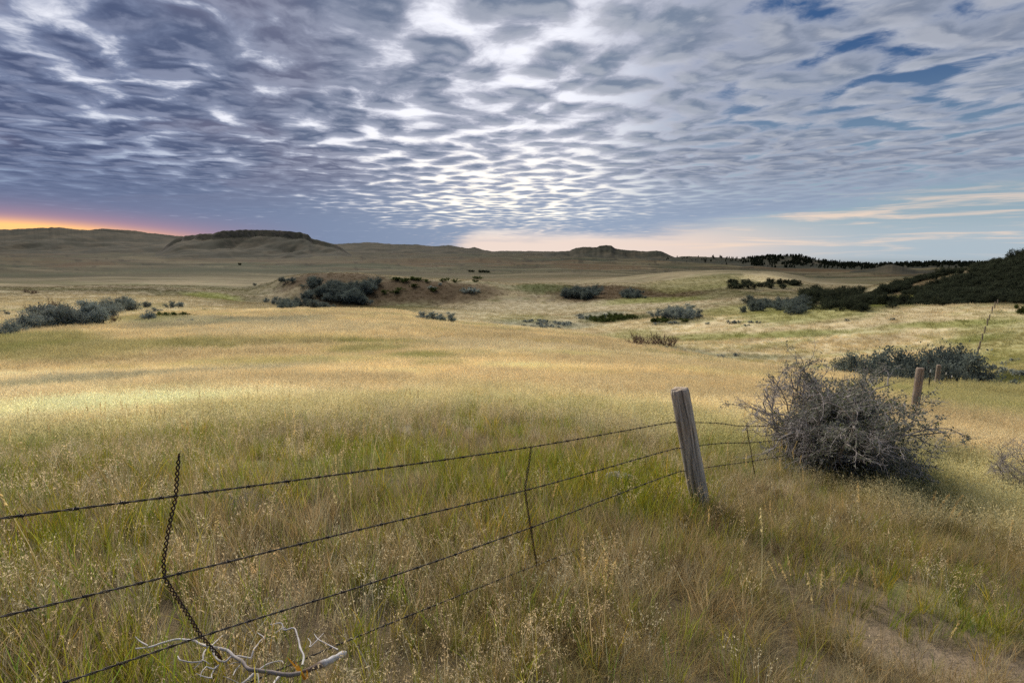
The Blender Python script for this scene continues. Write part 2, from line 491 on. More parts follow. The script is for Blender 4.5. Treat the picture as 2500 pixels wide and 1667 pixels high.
def cover(x, y, want_masks=False):
    """colour of the ground cover (albedo, some painted shade) and how green / bare / golden it is"""
    x = np.asarray(x, float); y = np.asarray(y, float)
    r = np.hypot(x, y); a = np.arctan2(x, y); l = np.log(np.maximum(r, 0.3))
    n1 = fbm(x * 0.05, y * 0.11, 4, 41); n2 = fbm(x * 0.25, y * 0.4, 4, 43); n3 = fbm(x * 0.012, y * 0.03, 4, 47); n4 = fbm(x * 0.0016, y * 0.004, 4, 51)
    n5 = fbm(x * 1.1, y * 1.1, 3, 53)
    g_near = sstep(r * (1 + 0.38 * fbm(x * 0.16 + 2, y * 0.16, 3, 45)), 5.4, 9.6)
    col = STRAW + (GOLD - STRAW) * (g_near * (0.75 + 0.25 * n2))[..., None]
    col = col + (PALE - col) * (sstep(n1, 0.0, 0.5) * g_near * 0.7)[..., None]
    n6 = fbm(x * 0.11 + 7, y * 0.32, 3, 44)
    wave = fbm(x * 0.07 + 0.02 * y, y * 0.30, 4, 46)
    col = col * (1 + 0.20 * wave * g_near)[..., None]
    w = sstep(n1 * 0.5 + n2 * 0.35 + n6 * 0.5, 0.0, 0.5) * 0.5 * g_near
    col = col + (GREEN * 1.25 - col) * w[..., None]
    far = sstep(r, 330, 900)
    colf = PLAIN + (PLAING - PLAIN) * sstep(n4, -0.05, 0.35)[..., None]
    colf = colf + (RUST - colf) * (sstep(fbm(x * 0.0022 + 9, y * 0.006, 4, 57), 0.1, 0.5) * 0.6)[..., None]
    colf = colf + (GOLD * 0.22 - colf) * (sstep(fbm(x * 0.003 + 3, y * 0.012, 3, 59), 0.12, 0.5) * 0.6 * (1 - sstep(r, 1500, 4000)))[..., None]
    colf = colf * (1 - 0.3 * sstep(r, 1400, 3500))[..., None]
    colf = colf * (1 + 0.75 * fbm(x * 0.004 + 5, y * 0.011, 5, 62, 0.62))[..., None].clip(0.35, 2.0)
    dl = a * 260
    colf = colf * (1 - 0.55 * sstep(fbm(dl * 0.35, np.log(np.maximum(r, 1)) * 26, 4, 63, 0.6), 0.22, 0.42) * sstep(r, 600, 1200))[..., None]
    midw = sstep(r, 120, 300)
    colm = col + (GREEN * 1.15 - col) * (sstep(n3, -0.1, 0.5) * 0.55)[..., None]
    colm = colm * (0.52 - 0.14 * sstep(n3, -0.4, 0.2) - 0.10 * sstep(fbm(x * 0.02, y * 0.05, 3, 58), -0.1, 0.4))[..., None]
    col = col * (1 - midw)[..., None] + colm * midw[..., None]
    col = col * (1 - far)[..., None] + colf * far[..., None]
    green = np.clip(0.16 + 0.45 * sstep(n2 + 0.6 * n5, -0.1, 0.7), 0, 1) * (1 - 0.8 * g_near) + w
    bare = np.zeros_like(r)
    wob = 1 + 0.5 * n2 + 0.3 * n5
    for (a0, da, lr0, l0, l1, kind, wgt) in _PC:
        ta = (a - a0) / da
        tl = np.where(l > lr0, (l - lr0) / (l1 - lr0), (lr0 - l) / (lr0 - l0))
        q = (ta * ta + tl * tl) * wob
        k = wgt * (1 - sstep(q, 0.25, 1.5))
        if not np.any(k > 0.003):
            continue
        tgt = KIND[kind]
        if kind == 'dirt':
            bare = np.maximum(bare, k)
            col = col + (tgt - col) * (k * 0.8)[..., None]
            continue
        near_f = 1 - sstep(r, 4, 10) * 0.0
        col = col + (tgt * (1.25 if kind == 'green' else 1.0) - col) * (k * near_f)[..., None]
        if kind in ('green', 'deep'):
            green = np.clip(green + k * 0.8, 0, 1)
    col = np.minimum(col, 0.80)
    if want_masks:
        return col, green, bare
    return col


# ------------------------------------------------------------------ mesh and material helpers
def new_mesh(name, verts, faces, smooth=False, cols=None, attr='col'):
    """verts (n,3), faces (m,3) or (m,4) arrays or a list of both"""
    me = bpy.data.meshes.new(name)
    if not isinstance(faces, (list, tuple)):
        faces = [faces]
    faces = [np.asarray(f, np.int32) for f in faces if len(f)]
    me.vertices.add(len(verts))
    me.vertices.foreach_set('co', np.asarray(verts, np.float32).ravel())
    nl = sum(f.size for f in faces); nf = sum(len(f) for f in faces)
    me.loops.add(nl); me.polygons.add(nf)
    me.loops.foreach_set('vertex_index', np.concatenate([f.ravel() for f in faces]))
    tot = np.concatenate([np.full(len(f), f.shape[1], np.int32) for f in faces])
    st = np.concatenate([[0], np.cumsum(tot)[:-1]]).astype(np.int32)
    me.polygons.foreach_set('loop_start', st)
    if smooth:
        me.polygons.foreach_set('use_smooth', np.ones(nf, bool))
    if cols is not None:
        at = me.attributes.new(attr, 'FLOAT_COLOR', 'POINT')
        c4 = np.ones((len(verts), 4), np.float32); c4[:, :3] = cols
        at.data.foreach_set('color', c4.ravel())
    me.update(calc_edges=True)
    return me


def link(name, me, mat=None, parent=None):
    o = bpy.data.objects.new(name, me)
    COL.objects.link(o)
    if mat is not None and me is not None and not me.materials:
        me.materials.append(mat)
    if parent is not None:
        o.parent = parent
    return o


def tag(o, label=None, cat=None, group=None, kind=None):
    if label: o['label'] = label
    if cat: o['category'] = cat
    if group: o['group'] = group
    if kind: o['kind'] = kind
    return o


def empty(name, loc, rz=0.0):
    o = bpy.data.objects.new(name, None)
    o.location = loc; o.rotation_euler = (0, 0, rz)
    o.empty_display_size = 0.2
    COL.objects.link(o)
    return o


def material(name, rough=0.9, spec=0.15):
    m = bpy.data.materials.new(name)
    m.use_nodes = True
    b = m.node_tree.nodes['Principled BSDF']
    b.inputs['Roughness'].default_value = rough
    b.inputs['Specular IOR Level'].default_value = spec
    return m, G(m.node_tree), b


def attr_node(g, name, kind='GEOMETRY'):
    nd = g.n('ShaderNodeAttribute', attribute_type=kind, attribute_name=name)
    return nd


# ground: painted growth and some painted shade x fine noise, bump for tussocks
def ground_material():
    m, g, b = material('ground_cover', 0.95, 0.05)
    c = attr_node(g, 'col').outputs['Color']
    geo = g.n('ShaderNodeNewGeometry')
    P = geo.outputs['Position']
    tc = g.n('ShaderNodeMapping'); g.put(tc.inputs['Vector'], P); tc.inputs['Scale'].default_value = (1, 1.0, 0.4)
    fine = g.noise(tc.outputs[0], 26.0, 4, 0.7)
    mid = g.noise(tc.outputs[0], 1.7, 5, 0.62)
    wide = g.noise(tc.outputs[0], 0.16, 5, 0.6)
    f = g.add(0.30, g.mul(fine, 0.55), g.mul(mid, 0.5), g.mul(wide, 0.35))
    c2 = g.scale(c, f)
    g.put(b.inputs['Base Color'], c2)
    bp = g.n('ShaderNodeBump')
    bp.inputs['Strength'].default_value = 0.6
    bp.inputs['Distance'].default_value = 0.25
    g.put(bp.inputs['Height'], g.add(g.mul(mid, 1.0), g.mul(fine, 0.15)))
    g.put(b.inputs['Normal'], bp.outputs[0])
    return m


def build_ground():
    nr, na = HT.shape
    V = np.stack([GX, GY, HT], -1).reshape(-1, 3)
    i, j = np.meshgrid(np.arange(nr - 1), np.arange(na - 1), indexing='ij')
    q = np.stack([i * na + j, (i + 1) * na + j, (i + 1) * na + j + 1, i * na + j + 1], -1).reshape(-1, 4)[:, ::-1]
    # close the small hole under the camera
    me = new_mesh('ground', np.vstack([V, [[0, 0, float(HT[0].mean())]]]),
                  [q, np.stack([np.full(na - 1, nr * na), np.arange(na - 1), np.arange(1, na)], -1)[:, ::-1]], True,
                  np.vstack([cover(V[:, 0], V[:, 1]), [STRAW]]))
    o = link('ground', me, ground_material())
    tag(o, 'rolling golden prairie grassland running out to the far plain', 'ground', kind='structure')


build_ground()


# ------------------------------------------------------------------ far hills and buttes
def hill_material(name='hill_slope', s0=0.74, s1=0.90):
    m, g, b = material(name, 0.95, 0.05)
    geo = g.n('ShaderNodeNewGeometry')
    P = geo.outputs['Position']
    sepn = g.n('ShaderNodeSeparateXYZ'); g.put(sepn.inputs[0], geo.outputs['Normal'])
    sepp = g.n('ShaderNodeSeparateXYZ'); g.put(sepp.inputs[0], P)
    n = g.noise(P, 0.006, 6, 0.65)
    n2 = g.noise(P, 0.03, 4, 0.6)
    n3 = g.noise(g.xyz(g.mul(sepp.outputs[0], 0.0006), g.mul(sepp.outputs[1], 0.0006), g.mul(sepp.outputs[2], 0.11)), 1.0, 3, 0.5)
    grass = g.mix(g.step(n, 0.38, 0.60), (0.060, 0.052, 0.033), (0.024, 0.025, 0.017))
    rock = g.mix(g.step(n3, 0.4, 0.6), (0.062, 0.056, 0.047), (0.088, 0.078, 0.064))
    steep = g.step(g.add(sepn.outputs[2], g.mul(g.sub(n2, 0.5), 0.25)), 0.93, 0.70)
    c = g.mix(steep, grass, rock)
    scrub = g.step(g.add(n2, g.mul(n, 0.5)), s0, s1)
    c = g.mix(g.mul(scrub, 0.75), c, (0.024, 0.028, 0.018))
    g.put(b.inputs['Base Color'], c)
    return m


HILL_MAT = hill_material()
WOODED_MAT = hill_material('wooded_slope', 0.58, 0.76)
BUTTE_MAT = hill_material('butte_slope', 0.62, 0.90)


def build_hill(name, crest, rng, front, back, base_y, cliff=0.0, label='', seed=0, rough=1.0, apron=0.42, mat=None):
    """a ridge whose skyline runs through the photo points `crest` at ground range `rng` (metres)"""
    cr = np.array(crest, float)
    a, z = azr(cr[:, 0], cr[:, 1], rng)
    na = int(min(900, max(160, (cr[-1, 0] - cr[0, 0]) * 0.9)))
    A = np.linspace(a[0], a[-1], na)
    Zc = np.interp(A, a, z)
    Zc = Zc + rng * 0.00075 * fbm(A * 210 + seed, A * 0 + 3, 4, 70 + seed, 0.6)
    zb = ground_z((rng - front) * np.sin(A), (rng - front) * np.cos(A))[None] - 1.0
    T = np.concatenate([np.linspace(-1, -0.02, 46), np.linspace(0, 1, 16)])
    AA, TT = np.meshgrid(A, T)
    rr = np.where(TT < 0, rng + TT * front, rng + TT * back)
    s = rr * AA                                                    # metres along the ridge
    crest_h = np.maximum(Zc[None] - zb, 0.0) + 0 * TT
    d = -TT
    spur = fbm(s / (front * 0.30) + seed, rr / (front * 1.1), 4, 60 + seed)
    dd = np.clip(d * (1 + 0.55 * spur * np.sin(np.clip(d, 0, 1) * math.pi)), 0, 1)
    low = np.clip(1 - dd, 0, 1) ** (1 / apron)
    if cliff > 0:                                                  # caprock: flat top, short cliff, long apron
        rimw = 0.13 + 0.10 * fbm(s / (front * 0.16), rr * 0, 4, 80 + seed)
        cap = 1 - 0.55 * sstep(dd, rimw, rimw + 0.03) - 0.45 * sstep(dd, rimw + 0.03, rimw + 0.26)
        low = np.clip((1 - (dd - rimw) / (1 - rimw)), 0, 1) ** 2.0 * (1 - cliff)
        prof = np.where(dd < rimw, 1.0, 0) * 1.0
        prof = cap + (1 - cap) * low
    else:
        prof = low
    prof = np.where(TT >= 0, 1 - 0.9 * sstep(TT, 0.25, 1.0), prof)
    h = zb - 6 + (crest_h + 6) * prof
    h += rough * crest_h * 0.17 * fbm(s / (front * 0.10), rr / (front * 0.25), 4, 90 + seed) * np.sin(np.clip(dd, 0, 1) * math.pi)
    h += np.where(TT < -0.01, 0, 0)
    edge = np.minimum(sstep(AA, A[0], A[0] + (A[-1] - A[0]) * 0.14), 1 - sstep(AA, A[-1] - (A[-1] - A[0]) * 0.14, A[-1]))
    h = (zb - 8) + (h - (zb - 8)) * edge
    V = np.stack([rr * np.sin(AA), rr * np.cos(AA), h], -1).reshape(-1, 3)
    nt = len(T)
    i, j = np.meshgrid(np.arange(nt - 1), np.arange(na - 1), indexing='ij')
    q = np.stack([i * na + j, i * na + j + 1, (i + 1) * na + j + 1, (i + 1) * na + j], -1).reshape(-1, 4)
    me = new_mesh(name, V, q, True)
    o = link(name, me, mat or HILL_MAT)
    tag(o, label, 'hill', kind='structure')
    return dict(A=A, T=T, rr=rr, AA=AA, h=h, rng=rng)


build_hill('hill', [(130, 545), (180, 530), (235, 525.5), (300, 529), (350, 536), (420, 543), (470, 551), (520, 560)], 11000, 2600, 900, 566, label='pale distant ridge behind the long rolling range', seed=1)
build_hill('hill', [(-420, 535), (-250, 520), (-100, 527), (0, 527.5), (70, 525), (130, 522), (165, 526), (200, 529), (250, 533), (330, 540), (400, 548), (470, 558), (540, 568)], 7000, 2600, 900, 574, label='long rolling range of dark hills under the red horizon', seed=2, rough=1.3)
build_hill('butte', [(330, 566), (380, 555), (420, 545), (440, 543), (488, 541.5), (510, 534.5), (545, 532), (590, 530), (640, 531.5), (690, 534.5), (708, 541), (716, 549), (740, 555), (775, 563), (830, 571)], 4300, 1500, 600, 584, cliff=0.42, label='broad flat-topped butte with a dark caprock cliff', seed=3, rough=1.2, mat=BUTTE_MAT)
build_hill('hill', [(690, 572), (740, 561), (770, 561), (800, 559), (850, 556.5), (905, 561), (960, 562), (1000, 566), (1030, 563), (1060, 568), (1075, 570), (1090, 568), (1115, 575), (1180, 580)], 6800, 2200, 700, 582, label='low pale rolling hills between the two buttes', seed=4)
build_hill('hill', [(1080, 582), (1150, 576.5), (1230, 577), (1300, 578), (1400, 580), (1500, 582)], 12000, 2000, 900, 585, label='faint level rise on the horizon behind the small butte', seed=9)
build_hill('butte', [(1220, 587), (1262, 580), (1308, 576), (1324, 569), (1338, 567.5), (1360, 567.5), (1370, 568.5), (1378, 565), (1404, 565), (1414, 571), (1440, 575), (1470, 576.5), (1485, 578), (1508, 576.5), (1522, 579), (1536, 585), (1580, 590)], 4700, 1000, 350, 592, cliff=0.22, label='small dark butte with a square cap and a long shoulder', seed=5, rough=1.5, mat=BUTTE_MAT)
RIDGE = build_hill('hill', [(1480, 594), (1540, 587), (1600, 590), (1660, 592), (1700, 595), (1740, 592), (1768, 589), (1840, 589), (1858, 595), (1900, 601), (1950, 606), (2000, 610), (2100, 616), (2200, 619), (2320, 621), (2420, 626)], 2700, 800, 400, 622, label='long dark ridge carrying a strip of pines', seed=6, mat=WOODED_MAT)
build_hill('hill', [(1930, 633), (1975, 624), (2010, 617), (2035, 609), (2050, 608.5), (2062, 611), (2095, 620), (2140, 630), (2180, 636)], 1500, 330, 150, 642, label='small bare conical hill below the pine ridge', seed=7, rough=1.6, apron=0.6)

# ------------------------------------------------------------------ grass
def leaf_material(name, inst=True, transl=0.45, rough=0.75, gain=1.0):
    """thin leaf: diffuse + light coming through; colour from the blade and from the place it grows"""
    m = bpy.data.materials.new(name)
    m.use_nodes = True
    t = m.node_tree
    t.nodes.clear()
    g = G(t)
    c = attr_node(g, 'col').outputs['Color']
    if inst:
        c = g.mix(1.0, attr_node(g, 'tint', 'INSTANCER').outputs['Color'], c, 'MULTIPLY')
    if gain != 1.0:
        c = g.scale(c, gain)
    d = g.n('ShaderNodeBsdfDiffuse'); g.put(d.inputs[0], c)
    tr = g.n('ShaderNodeBsdfTranslucent'); g.put(tr.inputs[0], c)
    mx = g.n('ShaderNodeMixShader'); mx.inputs[0].default_value = transl
    t.links.new(d.outputs[0], mx.inputs[1]); t.links.new(tr.outputs[0], mx.inputs[2])
    out = g.n('ShaderNodeOutputMaterial')
    t.links.new(mx.outputs[0], out.inputs[0])
    return m


GRASS_MAT = leaf_material('grass_blade')


def blades(rng, n, length, spread, lean, curve, width, seg=3, facing=1.0, droop_pow=1.4, lean_dir=None, col_var=0.3, hue=0.08, base_dark=None):
    """n blades -> verts, quads, colours, tips"""
    L = rng.uniform(length[0], length[1], n)
    rad = spread * np.sqrt(rng.random(n)); th = rng.random(n) * 2 * np.pi
    root = np.stack([rad * np.cos(th), rad * np.sin(th), np.zeros(n) - 0.01], -1)
    phi = th + rng.normal(0, 1.2, n) if lean_dir is None else rng.normal(lean_dir, 0.9, n)
    t0 = np.abs(rng.normal(lean[0], lean[1], n)); k = np.abs(rng.normal(curve[0], curve[1], n))
    W = width * rng.uniform(0.6, 1.3, n)
    P = np.zeros((n, seg + 1, 3)); P[:, 0] = root
    ang = np.zeros((n, seg + 1))
    phis = phi.copy()
    for i in range(seg + 1):
        ang[:, i] = np.minimum(t0 + k * (i / seg) ** droop_pow, 2.4)
        if i:
            a = 0.5 * (ang[:, i] + ang[:, i - 1])
            phis = phis + rng.normal(0, 0.12, n)
            step = np.stack([np.sin(a) * np.cos(phis), np.sin(a) * np.sin(phis), np.cos(a)], -1) * (L / seg)[:, None]
            P[:, i] = P[:, i - 1] + step
    side = phi + np.pi / 2 + rng.normal(0, facing, n)
    S = np.stack([np.cos(side), np.sin(side), 0 * side], -1)
    tt = np.arange(seg + 1) / seg
    prof = (1 - tt ** 1.8) * 0.9 + 0.1
    off = S[:, None] * (W[:, None] * prof[None] * 0.5)[..., None]
    V = np.stack([P - off, P + off], 2).reshape(-1, 3)
    idx = np.arange(n)[:, None] * (2 * (seg + 1)) + np.arange(seg)[None] * 2
    Q = np.stack([idx, idx + 1, idx + 3, idx + 2], -1).reshape(-1, 4)
    b = rng.uniform(1 - col_var, 1 + col_var, n)
    hu = rng.normal(0, hue, n)
    C = np.stack([b * (1 + hu), b, b * (1 - hu)], -1)
    C = np.repeat(C[:, None], seg + 1, 1)
    C = np.repeat(C, 2, 1).reshape(-1, 3)
    return V, Q, C, P


def merge(parts):
    V, Q, C = [], [], []
    o = 0
    for v, q, c in parts:
        V.append(v); Q.append(q + o); C.append(c); o += len(v)
    return np.vstack(V), np.vstack(Q), np.clip(np.vstack(C), 0, 3)


def seeds(rng, P, count, size, along=0.35, spread=0.012, tint=(1.25, 1.2, 1.15), width=0.3):
    """little husks round the upper part of each stem P (n, s, 3)"""
    n, s, _ = P.shape
    t = 1 - rng.random((n, count)) * along
    f = t * (s - 1); i = np.clip(f.astype(int), 0, s - 2); w = (f - i)[..., None]
    ar = np.arange(n)[:, None]
    c = P[ar, i] * (1 - w) + P[ar, i + 1] * w
    c = c + rng.normal(0, spread, c.shape)
    d = P[ar, i + 1] - P[ar, i]
    d = d / np.linalg.norm(d, axis=-1, keepdims=True) + rng.normal(0, 0.5, c.shape)
    d = d / np.linalg.norm(d, axis=-1, keepdims=True)
    r = rng.normal(0, 1, c.shape); r = np.cross(d, r); r /= np.linalg.norm(r, axis=-1, keepdims=True) + 1e-9
    l = size * rng.uniform(0.6, 1.4, (n, count, 1))
    q = np.stack([c - d * l, c + r * l * width, c + d * l, c - r * l * width], 2).reshape(-1, 3)
    m = n * count
    Q = np.arange(m * 4).reshape(-1, 4)
    C = np.repeat(np.array(tint)[None] * rng.uniform(0.75, 1.25, (m, 1)), 4, 0)
    return q, Q, C


def proto_collection(name, makers):
    col = bpy.data.collections.new(name)
    for k, mk in enumerate(makers):
        V, Q, C = mk
        me = new_mesh('%s_%02d' % (name, k), V, Q, False, C)
        me.materials.append(GRASS_MAT)
        o = bpy.data.objects.new('%s_%02d' % (name, k), me)
        col.objects.link(o)
    return col


def scatter(name, label, cat, col, n_var, pos, scale, tint, tilt=0.12):
    """one stuff object: a point cloud whose points carry the tufts of a collection"""
    n = len(pos)
    me = bpy.data.meshes.new(name)
    me.vertices.add(n)
    me.vertices.foreach_set('co', np.asarray(pos, np.float32).ravel())
    a = me.attributes.new('tint', 'FLOAT_COLOR', 'POINT')
    c4 = np.ones((n, 4), np.float32); c4[:, :3] = tint
    a.data.foreach_set('color', c4.ravel())
    a = me.attributes.new('size', 'FLOAT_VECTOR', 'POINT')
    sc = np.asarray(scale, np.float32)
    if sc.ndim == 1:
        sc = np.repeat(sc[:, None], 3, 1)
    a.data.foreach_set('vector', np.ascontiguousarray(sc).ravel())
    a = me.attributes.new('turn', 'FLOAT_VECTOR', 'POINT')
    rot = np.stack([RNG.normal(0, tilt, n), RNG.normal(0, tilt, n), RNG.random(n) * 6.283], -1).astype(np.float32)
    a.data.foreach_set('vector', rot.ravel())
    a = me.attributes.new('which', 'INT', 'POINT')
    a.data.foreach_set('value', RNG.integers(0, n_var, n).astype(np.int32))
    o = link(name, me)
    ng = bpy.data.node_groups.new(name + '_nodes', 'GeometryNodeTree')
    ng.interface.new_socket('Geometry', in_out='INPUT', socket_type='NodeSocketGeometry')
    ng.interface.new_socket('Geometry', in_out='OUTPUT', socket_type='NodeSocketGeometry')
    N, Lk = ng.nodes, ng.links
    gi, go = N.new('NodeGroupInput'), N.new('NodeGroupOutput')
    ci = N.new('GeometryNodeCollectionInfo')
    ci.inputs['Collection'].default_value = col
    ci.inputs['Separate Children'].default_value = True
    ci.inputs['Reset Children'].default_value = True
    ip = N.new('GeometryNodeInstanceOnPoints')
    ip.inputs['Pick Instance'].default_value = True

    def named(nm, ty):
        nd = N.new('GeometryNodeInputNamedAttribute'); nd.data_type = ty
        nd.inputs['Name'].default_value = nm
        return nd.outputs['Attribute']
    Lk.new(gi.outputs[0], ip.inputs['Points'])
    Lk.new(ci.outputs[0], ip.inputs['Instance'])
    Lk.new(named('which', 'INT'), ip.inputs['Instance Index'])
    e2r = N.new('FunctionNodeEulerToRotation')
    Lk.new(named('turn', 'FLOAT_VECTOR'), e2r.inputs[0])
    Lk.new(e2r.outputs[0], ip.inputs['Rotation'])
    Lk.new(named('size', 'FLOAT_VECTOR'), ip.inputs['Scale'])
    Lk.new(ip.outputs[0], go.inputs[0])
    md = o.modifiers.new('tufts', 'NODES'); md.node_group = ng
    tag(o, label, cat, kind='stuff')
    return o


def sector_points(r0, r1, per_m2, half=R(47), falloff=0.0):
    area = half * (r1 * r1 - r0 * r0)
    n = int(area * per_m2)
    r = np.sqrt(RNG.random(n) * (r1 * r1 - r0 * r0) + r0 * r0)
    a = (RNG.random(n) * 2 - 1) * half
    return np.stack([r * np.sin(a), r * np.cos(a)], -1)


def visible(p, margin=0.06):
    """keep points the camera could see (not far behind a brow)"""
    return p


def on_ground(p, dz=0.0):
    return np.column_stack([p, ground_z(p[:, 0], p[:, 1]) + dz])


g_rng = np.random.default_rng(5)


def mk_mat(scale_w=1.0, n=46):         # fine dry tangle
    v, q, c, P = blades(g_rng, n, (0.10, 0.24), 0.085, (0.5, 0.35), (0.9, 0.5), 0.0026 * scale_w, 4)
    return v, q, c


def mk_straw(scale_w=1.0, n=30):       # upright dry blades
    v, q, c, P = blades(g_rng, n, (0.16, 0.34), 0.07, (0.2, 0.16), (0.55, 0.35), 0.0028 * scale_w, 4)
    return v, q, c


def mk_green(scale_w=1.0, n=13):       # broader green blades
    v, q, c, P = blades(g_rng, n, (0.14, 0.34), 0.045, (0.16, 0.14), (0.40, 0.3), 0.0046 * scale_w, 4, hue=0.12)
    return v, q, c


def mk_seed(scale_w=1.0, n=9):         # stems with nodding husks
    v, q, c, P = blades(g_rng, n, (0.26, 0.42), 0.07, (0.14, 0.1), (0.55, 0.3), 0.0020 * scale_w, 5, droop_pow=2.6)
    a = seeds(g_rng, P, 12, 0.0075, 0.33, 0.011)
    return merge([(v, q, c), a])


def mk_spike(n=2):                     # tall single stalks with a dense spike
    v, q, c, P = blades(g_rng, n, (0.46, 0.68), 0.05, (0.08, 0.06), (0.16, 0.1), 0.0034, 5)
    a = seeds(g_rng, P, 42, 0.0095, 0.26, 0.0032, (1.2, 1.15, 1.0))
    return merge([(v, q, c), a])


def mk_gold(n=60, spread=0.22, sw=1.0):   # patch of the golden field: stems and haze of husks
    v, q, c, P = blades(g_rng, n, (0.16, 0.40), spread, (0.22, 0.15), (0.5, 0.3), 0.0045 * sw, 3, col_var=0.28)
    a = seeds(g_rng, P, 5, 0.012 * sw ** 0.5, 0.45, 0.02, (1.12, 1.1, 1.05), 0.35)
    return merge([(v, q, c), a])


def mk_far(n=46, spread=0.8):             # coarse patch for the far fields
    v, q, c, P = blades(g_rng, n, (0.18, 0.44), spread, (0.3, 0.2), (0.5, 0.3), 0.035, 2, col_var=0.16, hue=0.03)
    return v, q, c


C_MAT = proto_collection('dry_mat', [mk_mat() for _ in range(5)])
C_STRAW = proto_collection('straw_tuft', [mk_straw() for _ in range(5)])
C_GREEN = proto_collection('green_tuft', [mk_green() for _ in range(5)])
C_SEED = proto_collection('seed_tuft', [mk_seed() for _ in range(5)])
C_SPIKE = proto_collection('spike_stalk', [mk_spike(k) for k in (1, 2, 1, 3)])
C_GOLD = proto_collection('gold_patch', [mk_gold() for _ in range(5)])
C_GOLDM = proto_collection('gold_patch_mid', [mk_gold(70, 0.42, 2.2) for _ in range(5)])
C_FAR = proto_collection('far_patch', [mk_far() for _ in range(5)])


def jitter(col, amt=0.16, hue=0.05):
    n = len(col)
    b = RNG.normal(1, amt, (n, 1)).clip(0.55, 1.5)
    h = RNG.normal(0, hue, n)
    return col * b * np.stack([1 + h, np.ones(n), 1 - h], -1)


LIVE = np.array([0.225, 0.255, 0.028]); LIVE_Y = np.array([0.42, 0.34, 0.045]); DRY = np.array([0.42, 0.33, 0.165]); GREY = np.array([0.25, 0.21, 0.135]); HUSK = np.array([0.58, 0.49, 0.31])
POST_XY = np.array([1.68, 4.74])


def keep_clear(p):
    return np.hypot(p[:, 0], p[:, 1] + 0.0) > 1.05


